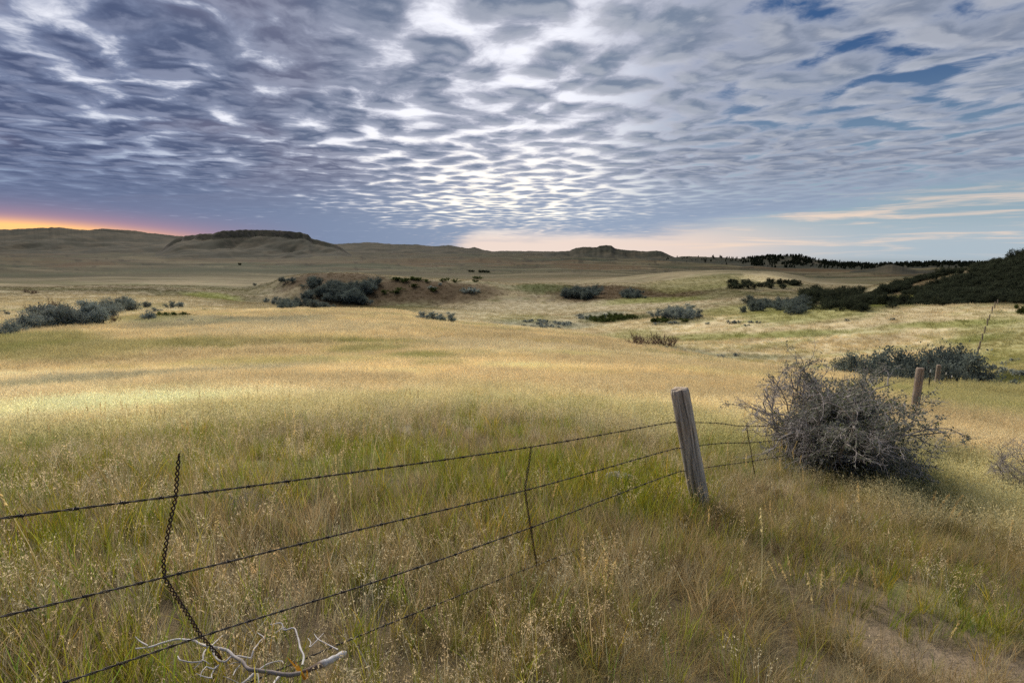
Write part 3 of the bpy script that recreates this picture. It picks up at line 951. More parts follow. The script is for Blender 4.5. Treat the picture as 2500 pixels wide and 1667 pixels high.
def near_grass():
    # dry mat everywhere underfoot
    p = sector_points(1.0, 10.5, 150, R(50)); p = p[keep_clear(p)]
    _, green, bare = cover(p[:, 0], p[:, 1], True)
    r = np.hypot(p[:, 0], p[:, 1])
    k = RNG.random(len(p)) > bare * 0.92
    k &= RNG.random(len(p)) > sstep(r, 5.5, 8.5)
    p, green, r = p[k], green[k], r[k]
    patch = fbm(p[:, 0] * 0.9, p[:, 1] * 0.9, 3, 71)
    t = GREY + (DRY - GREY) * sstep(patch, -0.4, 0.4)[:, None]
    t = t + (LIVE * 0.8 - t) * (green * 0.4)[:, None]
    k2 = RNG.random(len(p)) < 0.12 + 0.88 * sstep(patch, -0.3, 0.2)
    p, t, patch = p[k2], t[k2], patch[k2]
    s = RNG.uniform(0.55, 1.0, len(p)) * (1 + 0.35 * patch)
    scatter('dry_grass_mat', 'matted dry grass tangled low over the ground by the fence', 'grass', C_MAT, 5, on_ground(p), s, jitter(t))
    # upright straw
    p = sector_points(1.0, 11, 120, R(50)); p = p[keep_clear(p)]
    _, green, bare = cover(p[:, 0], p[:, 1], True)
    patch = fbm(p[:, 0] * 0.55 + 4, p[:, 1] * 0.55, 3, 73)
    r = np.hypot(p[:, 0], p[:, 1])
    k = (RNG.random(len(p)) > bare * 0.95) & (RNG.random(len(p)) < 0.2 + 0.8 * sstep(patch, -0.35, 0.35)) & (RNG.random(len(p)) > sstep(r, 6.0, 9.0))
    p, patch, green = p[k], patch[k], green[k]
    t = DRY + (HUSK - DRY) * RNG.random((len(p), 1)) * 0.6
    t = t + (HUSK * 1.1 - t) * (sstep(np.hypot(p[:, 0], p[:, 1]), 4.5, 8.0) * 0.7)[:, None]
    s = RNG.uniform(0.5, 0.95, len(p)) * (1 + 0.3 * patch)
    scatter('straw_grass', 'upright straw-coloured grass blades around the fence', 'grass', C_STRAW, 5, on_ground(p), s, jitter(t))
    # green blades
    p = sector_points(1.0, 12, 210, R(50)); p = p[keep_clear(p)]
    _, green, bare = cover(p[:, 0], p[:, 1], True)
    patch = fbm(p[:, 0] * 0.8 + 14, p[:, 1] * 0.8, 3, 75)
    k = (RNG.random(len(p)) < np.clip(0.26 * (1 - sstep(np.hypot(p[:, 0], p[:, 1]), 4.5, 7.5)) + green * 1.2 * (1 - 0.6 * sstep(np.hypot(p[:, 0], p[:, 1]), 7.5, 10)), 0, 1) * (0.35 + 0.65 * sstep(patch, -0.3, 0.3))) & (RNG.random(len(p)) > bare * 0.8)
    p, patch = p[k], patch[k]
    yel = RNG.random((len(p), 1)) ** 2.2
    t = LIVE + (LIVE_Y - LIVE) * yel
    rgt = sstep(p[:, 0] - 0.35 * p[:, 1], -0.2, 0.6)
    s = RNG.uniform(0.55, 1.1, len(p)) * (1 + 0.2 * patch) * (1 - 0.28 * rgt)
    k = RNG.random(len(p)) > 0.35 * rgt
    p, s, yel, t = p[k], s[k], yel[k], t[k]
    scatter('green_grass', 'fresh green grass blades mixed into the dry grass', 'grass', C_GREEN, 5, on_ground(p), s, jitter(t, 0.18, 0.1))
    # husked stems
    p = sector_points(1.0, 11, 60, R(50)); p = p[keep_clear(p)]
    _, green, bare = cover(p[:, 0], p[:, 1], True)
    patch = fbm(p[:, 0] * 0.45 + 24, p[:, 1] * 0.45, 3, 77)
    leftness = sstep(p[:, 0] - 0.55 * p[:, 1], 0.6, -1.4)
    k = (RNG.random(len(p)) < (0.08 + 0.92 * sstep(patch, -0.2, 0.4)) * (0.22 + 0.78 * leftness) * (1 - 0.75 * sstep(np.hypot(p[:, 0], p[:, 1]), 4.2, 6.5))) & (RNG.random(len(p)) > bare)
    p = p[k]
    s = RNG.uniform(0.55, 0.95, len(p))
    scatter('husk_grass', 'pale husked grass stems nodding beside the fence', 'grass', C_SEED, 5, on_ground(p), s, jitter(np.repeat(HUSK[None], len(p), 0), 0.15))
    # tall spikes here and there
    p = sector_points(1.6, 10, 4.0, R(50))
    k = fbm(p[:, 0] * 0.7 + 3, p[:, 1] * 0.7, 2, 79) > -0.05
    p = p[k]
    scatter('spike_grass', 'tall single grass stalks with dense seed spikes', 'grass', C_SPIKE, 4, on_ground(p), RNG.uniform(0.6, 1.05, len(p)), jitter(np.repeat((HUSK * np.array([0.98, 0.95, 0.8]))[None], len(p), 0), 0.15))


def field_grass():
    p = sector_points(5.5, 34, 34, R(47))
    r = np.hypot(p[:, 0], p[:, 1])
    rn = r * (1 + 0.38 * fbm(p[:, 0] * 0.16 + 2, p[:, 1] * 0.16, 3, 45))
    k = (RNG.random(len(p)) < sstep(rn, 5.6, 9.5)) & (RNG.random(len(p)) < np.clip(1.4 - r / 34, 0.45, 1))
    p, r = p[k], r[k]
    c, green, bare = cover(p[:, 0], p[:, 1], True)
    patch = fbm(p[:, 0] * 0.35, p[:, 1] * 0.6, 3, 81)
    s = RNG.uniform(0.7, 1.15, len(p)) * (0.9 + 0.3 * patch)
    scatter('golden_grass', 'golden ripe grass covering the near field', 'grass', C_GOLD, 5, on_ground(p), s, jitter(np.minimum(c * 1.34, 0.84), 0.12, 0.03))
    p = sector_points(30, 125, 5.0, R(47))
    r = np.hypot(p[:, 0], p[:, 1])
    k = (RNG.random(len(p)) < np.clip(1.25 - r / 125, 0.3, 1))
    p = p[k]
    c = cover(p[:, 0], p[:, 1])
    patch = fbm(p[:, 0] * 0.12, p[:, 1] * 0.25, 3, 83)
    s = RNG.uniform(0.8, 1.3, len(p)) * (0.95 + 0.3 * patch)
    scatter('golden_field_grass', 'golden ripe grass rolling over the brow of the field', 'grass', C_GOLDM, 5, on_ground(p), s, jitter(c * 1.1, 0.10, 0.02))
    p = sector_points(110, 430, 0.55, R(46))
    r = np.hypot(p[:, 0], p[:, 1])
    k = (RNG.random(len(p)) < np.clip(1.2 - r / 430, 0.3, 1))
    p = p[k]
    c = cover(p[:, 0], p[:, 1])
    s = RNG.uniform(0.8, 1.5, len(p))
    scatter('valley_grass', 'dry grass over the valley floor and the mounds', 'grass', C_FAR, 5, on_ground(p), s, jitter(c * 1.05, 0.10, 0.02))


near_grass()
field_grass()

# ------------------------------------------------------------------ tubes
def tubes(P, rad, sides=4, cap=True):
    """P (n,s,3) paths, rad (n,s) -> verts, [quads, caps]"""
    P = np.asarray(P, float); rad = np.asarray(rad, float)
    n, s, _ = P.shape
    T = np.empty_like(P)
    T[:, 1:-1] = P[:, 2:] - P[:, :-2]; T[:, 0] = P[:, 1] - P[:, 0]; T[:, -1] = P[:, -1] - P[:, -2]
    T /= np.linalg.norm(T, axis=-1, keepdims=True) + 1e-12
    m = np.abs(T.mean(1)); ref = np.zeros((n, 3)); ref[np.arange(n), m.argmin(1)] = 1
    U = np.cross(T, ref[:, None]); U /= np.linalg.norm(U, axis=-1, keepdims=True) + 1e-12
    W = np.cross(T, U)
    a = np.arange(sides) * 2 * np.pi / sides
    V = P[:, :, None] + rad[:, :, None, None] * (U[:, :, None] * np.cos(a)[:, None] + W[:, :, None] * np.sin(a)[:, None])
    base = (np.arange(n)[:, None, None] * s + np.arange(s - 1)[None, :, None]) * sides
    k = np.arange(sides)[None, None]; k2 = (k + 1) % sides
    Q = np.stack([base + k, base + k2, base + sides + k2, base + sides + k], -1).reshape(-1, 4)
    return V.reshape(-1, 3), Q


def resample(pts, step):
    pts = np.asarray(pts, float)
    d = np.concatenate([[0], np.cumsum(np.linalg.norm(np.diff(pts, axis=0), axis=1))])
    n = max(2, int(d[-1] / step) + 1)
    t = np.linspace(0, d[-1], n)
    return np.stack([np.interp(t, d, pts[:, i]) for i in range(3)], -1), t


def smooth_path(pts, step):
    pts = np.asarray(pts, float)
    d = np.concatenate([[0], np.cumsum(np.linalg.norm(np.diff(pts, axis=0), axis=1))])
    n = max(3, int(d[-1] / step) + 1)
    t = np.linspace(0, d[-1], n)
    return np.stack([pchip(d, pts[:, i], t) for i in range(3)], -1), t


def frame(P):
    T = np.gradient(P, axis=0); T /= np.linalg.norm(T, axis=1, keepdims=True) + 1e-12
    ref = np.array([0.31, 0.2, 0.93]) if abs(T[:, 2]).mean() < 0.7 else np.array([0.9, 0.4, 0.1])
    U = np.cross(T, ref); U /= np.linalg.norm(U, axis=1, keepdims=True)
    return T, U, np.cross(T, U)


# ------------------------------------------------------------------ materials of the things
def wood_material(name, light, dark, axis_scale=(26, 26, 2.2)):
    m, g, b = material(name, 0.9, 0.1)
    tc = g.n('ShaderNodeTexCoord')
    mp = g.n('ShaderNodeMapping'); g.put(mp.inputs['Vector'], tc.outputs['Object']); mp.inputs['Scale'].default_value = axis_scale
    n = g.noise(mp.outputs[0], 1.0, 6, 0.68, 0.6)
    mp2 = g.n('ShaderNodeMapping'); g.put(mp2.inputs['Vector'], tc.outputs['Object']); mp2.inputs['Scale'].default_value = (axis_scale[0] * 5, axis_scale[1] * 5, axis_scale[2] * 2)
    n2 = g.noise(mp2.outputs[0], 1.0, 4, 0.6)
    n3 = g.noise(tc.outputs['Object'], 3.0, 3, 0.5)
    c = g.mix(g.step(n, 0.36, 0.62), dark, light)
    c = g.mix(g.mul(g.step(n2, 0.52, 0.36), 0.7), c, tuple(x * 0.28 for x in light))
    c = g.mix(g.mul(g.step(n3, 0.45, 0.7), 0.45), c, (light[0] * 0.85, light[1] * 0.68, light[2] * 0.52))
    at = attr_node(g, 'col').outputs['Color']
    c = g.mix(1.0, c, at, 'MULTIPLY')
    g.put(b.inputs['Base Color'], c)
    bp = g.n('ShaderNodeBump'); bp.inputs['Strength'].default_value = 0.7; bp.inputs['Distance'].default_value = 0.006
    g.put(bp.inputs['Height'], g.add(g.mul(n, 1.0), g.mul(n2, 0.5)))
    g.put(b.inputs['Normal'], bp.outputs[0])
    return m


POST_MAT = wood_material('weathered_post_wood', (0.60, 0.545, 0.46), (0.30, 0.265, 0.215))
OLDPOST_MAT = wood_material('brown_post_wood', (0.38, 0.325, 0.27), (0.17, 0.14, 0.11))


def wire_material(name, base, rust):
    m, g, b = material(name, 0.55, 0.4)
    geo = g.n('ShaderNodeNewGeometry')
    n = g.noise(geo.outputs['Position'], 40.0, 4, 0.6)
    g.put(b.inputs['Base Color'], g.mix(g.step(n, 0.4, 0.65), base, rust))
    b.inputs['Metallic'].default_value = 0.25
    return m


WIRE_MAT = wire_material('dark_fence_wire', (0.030, 0.028, 0.030), (0.050, 0.034, 0.028))
RUST_MAT = wire_material('rusty_stay_wire', (0.034, 0.024, 0.020), (0.085, 0.036, 0.020))
STEEL_MAT = wire_material('painted_steel_post', (0.018, 0.026, 0.020), (0.04, 0.028, 0.02))
TIP_MAT, _g, _b = material('white_post_tip', 0.6, 0.3)
_b.inputs['Base Color'].default_value = (0.62, 0.62, 0.60, 1)


def twig_material(name, rough=0.9):
    m, g, b = material(name, rough, 0.1)
    c = attr_node(g, 'col').outputs['Color']
    geo = g.n('ShaderNodeNewGeometry')
    n = g.noise(geo.outputs['Position'], 30.0, 4, 0.6)
    c = g.scale(c, g.add(0.55, g.mul(n, 0.9)))
    oi = g.n('ShaderNodeObjectInfo')
    c = g.scale(c, g.add(0.85, g.mul(oi.outputs['Random'], 0.3)))
    g.put(b.inputs['Base Color'], c)
    return m


TWIG_MAT = twig_material('shrub_twig')
DEAD_MAT = twig_material('bleached_dead_wood', 0.75)


def shrub_leaf_material(name, transl=0.25):
    m = bpy.data.materials.new(name); m.use_nodes = True
    t = m.node_tree; t.nodes.clear(); g = G(t)
    c = attr_node(g, 'col').outputs['Color']
    oi = g.n('ShaderNodeObjectInfo')
    c = g.scale(c, g.add(0.78, g.mul(oi.outputs['Random'], 0.44)))
    d = g.n('ShaderNodeBsdfDiffuse'); g.put(d.inputs[0], c)
    tr = g.n('ShaderNodeBsdfTranslucent'); g.put(tr.inputs[0], c)
    mx = g.n('ShaderNodeMixShader'); mx.inputs[0].default_value = transl
    t.links.new(d.outputs[0], mx.inputs[1]); t.links.new(tr.outputs[0], mx.inputs[2])
    out = g.n('ShaderNodeOutputMaterial'); t.links.new(mx.outputs[0], out.inputs[0])
    return m


LEAF_MAT = shrub_leaf_material('shrub_leaf')

# ------------------------------------------------------------------ the fence
PB = np.array([1.679, 4.744, 0.0]); PB[2] = float(ground_z(PB[0], PB[1]))
STAY_A = np.array([-1.055, 1.70, 0.0])                # foot of the near stay: fixes the fence's run towards the viewer
_d = ray(1560, 893); PT = _d * (PB[1] / _d[1]) + [0, 0, CAM_Z]


def wooden_post(name, base, top, radius, mat, seed, rings=70, around=56, crack=1.0, label='', cat='fence post', group=None, bury=0.3):
    rng = np.random.default_rng(seed)
    base, top = np.asarray(base, float), np.asarray(top, float)
    ax = top - base; L = np.linalg.norm(ax); ax = ax / L
    t = np.concatenate([np.linspace(-bury / L, 0.96, rings), np.linspace(0.97, 1.0, 5)])
    th = np.arange(around) * 2 * np.pi / around
    TH, TT = np.meshgrid(th, t)
    r = radius * (1.06 - 0.10 * TT) * (1 + 0.035 * np.sin(TH * 2 + 1.0 + TT * 0.8) + 0.02 * np.sin(TH * 3 + 2))
    # long splits that wander down the shaft
    cr = np.zeros_like(r)
    for k in range(int(15 * crack)):
        c0 = rng.random() * 2 * np.pi; dr = rng.normal(0, 0.35); a, b = sorted(rng.uniform(-0.2, 1.15, 2))
        if b - a < 0.35: b = a + 0.45
        w = rng.uniform(0.035, 0.10); dep = rng.uniform(0.05, 0.17)
        cc = c0 + dr * TT + 0.06 * np.sin(TT * rng.uniform(5, 14) + k)
        dlt = np.angle(np.exp(1j * (TH - cc)))
        cr += dep * np.exp(-(dlt / w) ** 2) * sstep(TT, a, a + 0.12) * (1 - sstep(TT, b - 0.1, b))
    fine = 0.028 * fbm(np.cos(TH) * 5 + 9, np.sin(TH) * 5 + TT * 2.2, 4, seed)
    r = r * (1 - np.minimum(cr, 0.3) + fine)
    topmask = TT > 0.965
    r = np.where(topmask, r * (1 - 0.12 * ((TT - 0.965) / 0.035) ** 2), r)
    z = TT * L + np.where(TT > 0.9, 0.012 * fbm(np.cos(TH) * 3, np.sin(TH) * 3, 3, seed + 5) * sstep(TT, 0.9, 1.0), 0)
    V = np.stack([r * np.cos(TH), r * np.sin(TH), z], -1).reshape(-1, 3)
    nr = len(t)
    # end grain: two inner rings and a centre
    V2 = []
    for f in (0.7, 0.35):
        k = (nr - 1) * around
        ring = V[k:k + around].copy(); ring[:, :2] *= f
        ring[:, 2] += 0.006 * fbm(ring[:, 0] * 60, ring[:, 1] * 60, 3, seed + 7) - 0.004
        V2.append(ring)
    V2.append(np.array([[0, 0, L - 0.008]]))
    Va = np.vstack([V] + V2)
    i, j = np.meshgrid(np.arange(nr + 1), np.arange(around), indexing='ij')
    j2 = (j + 1) % around
    Q = np.stack([i * around + j, i * around + j2, (i + 1) * around + j2, (i + 1) * around + j], -1).reshape(-1, 4)
    c = (nr + 2) * around
    Tr = np.stack([(nr + 1) * around + np.arange(around), (nr + 1) * around + (np.arange(around) + 1) % around, np.full(around, c)], -1)
    shade = np.ones((len(Va), 3))
    shade[:len(V)] *= (1 - np.minimum(cr, 0.22) * 3.4).reshape(-1, 1)      # darker in the splits
    me = new_mesh(name, Va, [Q, Tr], True, shade)
    o = link(name, me, mat)
    # turn the local z axis along the shaft
    zx = np.cross([0, 1, 0], ax); zx /= np.linalg.norm(zx); zy = np.cross(ax, zx)
    import mathutils
    M = mathutils.Matrix(((zx[0], zy[0], ax[0], base[0]), (zx[1], zy[1], ax[1], base[1]), (zx[2], zy[2], ax[2], base[2]), (0, 0, 0, 1)))
    o.matrix_world = M
    tag(o, label, cat, group)
    return o


main_post = wooden_post('fence_post', PB, PT, 0.078, POST_MAT, 21, 90, 72, 1.6, 'thick grey weathered wooden fence post leaning in the grass, bush behind it')

P2 = np.array([9.55, 13.0]); P3 = np.array([20.83, 27.0])
DIRN = (P3 - P2) / np.linalg.norm(P3 - P2)


def post_at(px, ytop, depth, lean=0.0, h=None):
    """upright on the fence line: photo column, depth in metres, top seen at ytop"""
    d = ray(px, ytop); p = d * (depth / d[1])
    gz = float(ground_z(p[0], p[1]))
    ztop = p[2] + CAM_Z
    if h is not None: ztop = gz + h
    return np.array([p[0], p[1], gz]), np.array([p[0] + lean, p[1], max(ztop, gz + 0.9)])


b2, t2 = post_at(2112, 845, 13.0)
t2[0] += 0.02
wooden_post('fence_post', b2, t2, 0.085, OLDPOST_MAT, 33, 40, 28, 1.0, 'brown wooden fence post standing just behind the grey bush')
b3, t3 = post_at(2157, 838, 27.0)
t3[2] = max(t3[2], b3[2] + 1.15)
wooden_post('fence_post', b3, t3, 0.105, OLDPOST_MAT, 34, 30, 24, 1.0, 'grey brown wooden fence post between steel posts on the brow of the field')


def steel_post(px, ytop, depth, label, group=None):
    b, t = post_at(px, ytop, depth)
    t[2] = max(t[2], b[2] + 1.0)
    root = empty('steel_post', b)
    H = t[2] - b[2]
    # T section: flange and stem
    def prism(poly, z0, z1):
        n = len(poly)
        v = [(x, y, z0) for x, y in poly] + [(x, y, z1) for x, y in poly]
        f = [(i, (i + 1) % n, n + (i + 1) % n, n + i) for i in range(n)]
        return np.array(v, float), f, [tuple(range(n, 2 * n))]
    sect = [(-0.024, 0), (-0.024, -0.006), (0.024, -0.006), (0.024, 0), (0.005, 0), (0.004, 0.036), (-0.004, 0.036), (-0.005, 0)]
    def build(nm, z0, z1, mat):
        v, f, c = prism(sect, z0, z1)
        me = bpy.data.meshes.new(nm); me.from_pydata([tuple(x) for x in v], [], f + c); me.update()
        return link(nm, me, mat, root)
    build('shaft', -0.3, H - 0.13, STEEL_MAT)
    build('tip', H - 0.13, H, TIP_MAT)
    # studs along the flange
    vs_, fs_ = [], []
    for k in range(int((H - 0.25) / 0.07)):
        z = 0.1 + k * 0.07; o = len(vs_)
        vs_ += [(-0.008, -0.006, z), (0.008, -0.006, z), (0.008, -0.014, z + 0.008), (-0.008, -0.014, z + 0.008), (-0.008, -0.006, z + 0.02), (0.008, -0.006, z + 0.02)]
        fs_ += [(o, o + 1, o + 2, o + 3), (o + 3, o + 2, o + 5, o + 4)]
    me = bpy.data.meshes.new('studs'); me.from_pydata(vs_, [], fs_); me.update()
    tag(link('studs', me, STEEL_MAT, root), kind='stuff')
    tag(root, label, 'steel post', group)
    return b, t


steel_post(2138, 849, 24.0, 'thin dark steel fence post with a white tip beside the grey brown post')
for px, yt, dp in ((2173, 862, 31.0), (2187, 862, 35.0)):
    steel_post(px, yt, dp, 'thin dark steel fence post at the edge of the dark shrub hollow', 'steel posts at the hollow')

# posts beyond the hollow, climbing the far field
FARP = [(2249.5, 80.0), (2252.5, 83.5), (2256, 88.0), (2259, 93.0), (2263, 98.5), (2265.5, 103), (2270, 110), (2274, 117), (2280, 126)]
for k, (px, dp) in enumerate(FARP):
    d = ray(px, 780); p = d * (dp / d[1]); gz = float(ground_z(p[0], p[1]))
    rs = np.random.default_rng(50 + k)
    wooden_post('fence_post', (p[0], p[1], gz), (p[0] + rs.normal(0, 0.06), p[1], gz + 1.25 + rs.normal(0, 0.08)), 0.10, OLDPOST_MAT, 60 + k, 8, 12, 0.5,
                'small brown post in the fence line climbing the far field', group='fence posts beyond the hollow')

# wires: photo points along each strand, on the upright planes of the two fence runs
RUN2 = (PB, np.array([b2[0], b2[1], 0]))
WIRES = [
    ([(0, 1190), (409, 1138), (815, 1084), (1221, 1026), (1543, 970)], [(1595, 970), (1700, 978), (1760, 979)], 0.93),
    ([(0, 1416), (378, 1325), (800, 1222), (1209, 1125), (1551, 1030)], [(1603, 1024), (1728, 1016), (1790, 1010)], 0.70),
    ([(150, 1566), (462, 1461), (860, 1336), (1220, 1211), (1557, 1084)], [(1612, 1075), (1733, 1058), (1800, 1047)], 0.47),
    ([(560, 1572), (800, 1470), (1010, 1385), (1233, 1297), (1420, 1228)], [(1670, 1143), (1740, 1120), (1800, 1096)], 0.20),
]
PBW = PB + np.array([-0.06, 0.088, 0.0])
WIRE_NAME = ['topmost', 'second', 'third', 'lowest']


def barb_mesh():
    """two short lengths of wire wrapped round the cable, four cut ends"""
    paths = []
    for sgn, x0 in ((1, -0.003), (-1, 0.003)):
        a = np.linspace(0, 2 * np.pi * 1.6, 14)
        p = np.stack([x0 + (a / a[-1] - 0.5) * 0.008, 0.0042 * np.cos(a * sgn), 0.0042 * np.sin(a * sgn)], -1)
        e0 = p[0] + np.array([-0.004, 0.004, 0.011 * sgn]); e1 = p[-1] + np.array([0.005, -0.005, -0.010 * sgn])
        paths.append(np.vstack([[e0], p, [e1]]))
    P = np.array(paths)
    rad = np.full(P.shape[:2], 0.0013); rad[:, 0] = rad[:, -1] = 0.0005
    V, Q = tubes(P, rad, 5)
    me = new_mesh('barb', V, Q, True); me.materials.append(WIRE_MAT)
    return me


BARB = barb_mesh()
import mathutils


def build_wire(k):
    left, right, hz = WIRES[k]
    A = [pt_on_plane(x, y, STAY_A, PBW) for x, y in left]
    # run on past the edge of the picture, keeping the slope
    first = A[0]; dirn = (A[0] - A[1]); dirn /= np.linalg.norm(dirn)
    pts = [first + dirn * 2.2 + [0, 0, 0.02], first + dirn * 0.8] + A
    x_, y_ = ((1569, 969.5), (1577, 1027), (1584, 1079), (1600, 1170))[k]
    d_ = ray(x_, y_); behind = d_ * (PBW[1] / d_[1]) + [0, 0, CAM_Z]
    pts.append(behind)
    for x, y in right:
        pts.append(pt_on_plane(x, y, PBW, b2 + np.array([0, 0.09, 0])))
    # on to the next posts
    pts.append(np.array([b2[0] - 0.02, b2[1] + 0.09, b2[2] + hz]))
    for bb, dx in ((b3, 0.12),):
        pts.append(np.array([bb[0], bb[1] + dx, bb[2] + hz * 1.05]))
    for px, dp in ((2173, 31.0), (2187, 35.0), (2205, 41.0)):
        d = ray(px, 880); p = d * (dp / d[1])
        pts.append(np.array([p[0], p[1] + 0.04, float(ground_z(p[0], p[1])) + hz]))
    root = empty('barbed_wire', tuple(behind))
    pts = np.array(pts) - behind
    n_near = 2 + len(left) + 1 + len(right)
    P, t = smooth_path(pts[:n_near], 0.006)
    T, U, W = frame(P)
    ph = 2 * np.pi * t / 0.085
    strands = np.stack([P + 0.0021 * (U * np.cos(ph + o)[:, None] + W * np.sin(ph + o)[:, None]) for o in (0, np.pi)])
    for s_ in strands:
        V, Q = tubes(s_[None], np.full((1, len(P)), 0.0019), 5)
        link('strand', new_mesh('strand', V, Q, True), WIRE_MAT, root)
    Pf, tf = resample(pts[n_near - 1:], 0.5)
    V, Q = tubes(Pf[None], np.full((1, len(Pf)), 0.0034), 5)
    link('far_run', new_mesh('far_run', V, Q, True), WIRE_MAT, root)
    rs = np.random.default_rng(200 + k)
    s = 0.06
    while s < t[-1]:
        i = int(np.searchsorted(t, s))
        if i >= len(P): break
        o = link('barb', BARB, None, root)
        ang = rs.random() * 6.28
        u2 = U[i] * math.cos(ang) + W[i] * math.sin(ang); w2 = np.cross(T[i], u2)
        o.matrix_local = mathutils.Matrix(((T[i][0], u2[0], w2[0], P[i][0]), (T[i][1], u2[1], w2[1], P[i][1]), (T[i][2], u2[2], w2[2], P[i][2]), (0, 0, 0, 1)))
        s += 0.125 + rs.normal(0, 0.012)
    tag(root, '%s strand of dark barbed wire along the fence' % WIRE_NAME[k], 'barbed wire', 'barbed wire strands')
    # staple round the wire on the back of the post
    return behind


for k in range(4):
    bh = build_wire(k)
    a = np.linspace(0, np.pi, 8)
    st = np.stack([0 * a, 0.010 * np.sin(a) - 0.012, 0.007 * np.cos(a)], -1)
    V, Q = tubes(st[None], np.full((1, 8), 0.0018), 5)
    o = link('staple', new_mesh('staple', V, Q, True), WIRE_MAT)
    o.parent = main_post
    o.matrix_parent_inverse = main_post.matrix_world.inverted()
    o.location = tuple(bh + np.array([0, 0.004, 0]))


def twisted_stay(name, pix, A, B, label, amp=0.0046, rad=0.0023, pitch=0.037, depth_off=-0.006):
    pts = np.array([pt_on_plane(x, y, A, B) for x, y in pix])
    nrm = np.array([B[1] - A[1], -(B[0] - A[0]), 0]); nrm /= np.linalg.norm(nrm)
    pts = pts + nrm * depth_off * np.where(np.arange(len(pts)) % 2 == 0, 1, 1)[:, None]
    root = empty(name, tuple(pts[-1]))
    P, t = smooth_path(pts - pts[-1], 0.0022)
    T, U, W = frame(P)
    ph = 2 * np.pi * t / pitch
    am = amp * np.clip(np.minimum(t, t[-1] - t) / 0.03, 0.25, 1)
    for o in (0, np.pi):
        s_ = P + am[:, None] * (U * np.cos(ph + o)[:, None] + W * np.sin(ph + o)[:, None])
        V, Q = tubes(s_[None], np.full((1, len(P)), rad), 6)
        link('strand', new_mesh('strand', V, Q, True), RUST_MAT, root)
    # wire clips where the stay crosses each strand
    tag(root, label, 'fence stay')
    return root


twisted_stay('fence_stay', [(413, 1042), (408, 1095), (405, 1138), (392, 1200), (383, 1250), (377, 1300), (379, 1325), (390, 1345), (415, 1385), (440, 1424), (463, 1461), (490, 1492), (511, 1516)], STAY_A, PB,
             'bent twisted wire stay with its top free above the wires, by the dead branch')
twisted_stay('fence_stay', [(1222, 1024), (1218, 1058), (1212, 1095), (1208, 1125), (1213, 1165), (1220, 1211), (1227, 1255), (1235, 1300)], STAY_A, PB,
             'twisted wire stay hanging straight across four wires left of the grey post')
twisted_stay('fence_stay', [(1716, 975), (1719, 1000), (1725, 1030), (1729, 1058), (1735, 1090)], PB, np.array([b2[0], b2[1], 0]),
             'thin wire stay between the grey post and the bush', pitch=0.05)


# ------------------------------------------------------------------ branching
def grow(rng, start, dirs, length, seg, wander, up=0.0, out=None):
    """n wandering shoots -> (n, seg+1, 3)"""
    n = len(start)
    P = np.zeros((n, seg + 1, 3)); P[:, 0] = start
    d = dirs / (np.linalg.norm(dirs, axis=1, keepdims=True) + 1e-9)
    for i in range(seg):
        d = d + rng.normal(0, wander, (n, 3)) + np.array([0, 0, up])
        d /= np.linalg.norm(d, axis=1, keepdims=True) + 1e-9
        P[:, i + 1] = P[:, i] + d * (length / seg)[:, None]
    return P


def children_of(rng, P, per, t0, t1, angle):
    n, s, _ = P.shape
    t = rng.uniform(t0, t1, (n, per)); f = t * (s - 1); i = np.clip(f.astype(int), 0, s - 2); w = (f - i)[..., None]
    ar = np.arange(n)[:, None]
    p = P[ar, i] * (1 - w) + P[ar, i + 1] * w
    d = P[ar, i + 1] - P[ar, i]; d /= np.linalg.norm(d, axis=-1, keepdims=True) + 1e-9
    r = rng.normal(0, 1, p.shape); r -= (r * d).sum(-1, keepdims=True) * d; r /= np.linalg.norm(r, axis=-1, keepdims=True) + 1e-9
    a = rng.normal(angle, 0.25, (n, per))[..., None]
    return p.reshape(-1, 3), (d * np.cos(a) + r * np.sin(a)).reshape(-1, 3), t.reshape(-1)


def leaf_quads(rng, c, size, flat=0.0, lw=0.42):
    n = len(c)
    d = rng.normal(0, 1, (n, 3)); d[:, 2] += flat; d /= np.linalg.norm(d, axis=1, keepdims=True)
    r = np.cross(d, rng.normal(0, 1, (n, 3))); r /= np.linalg.norm(r, axis=1, keepdims=True) + 1e-9
    l = (size * rng.uniform(0.6, 1.4, n))[:, None]
    V = np.stack([c - d * l, c + r * l * lw, c + d * l, c - r * l * lw], 1).reshape(-1, 3)
    return V, np.arange(n * 4).reshape(-1, 4)


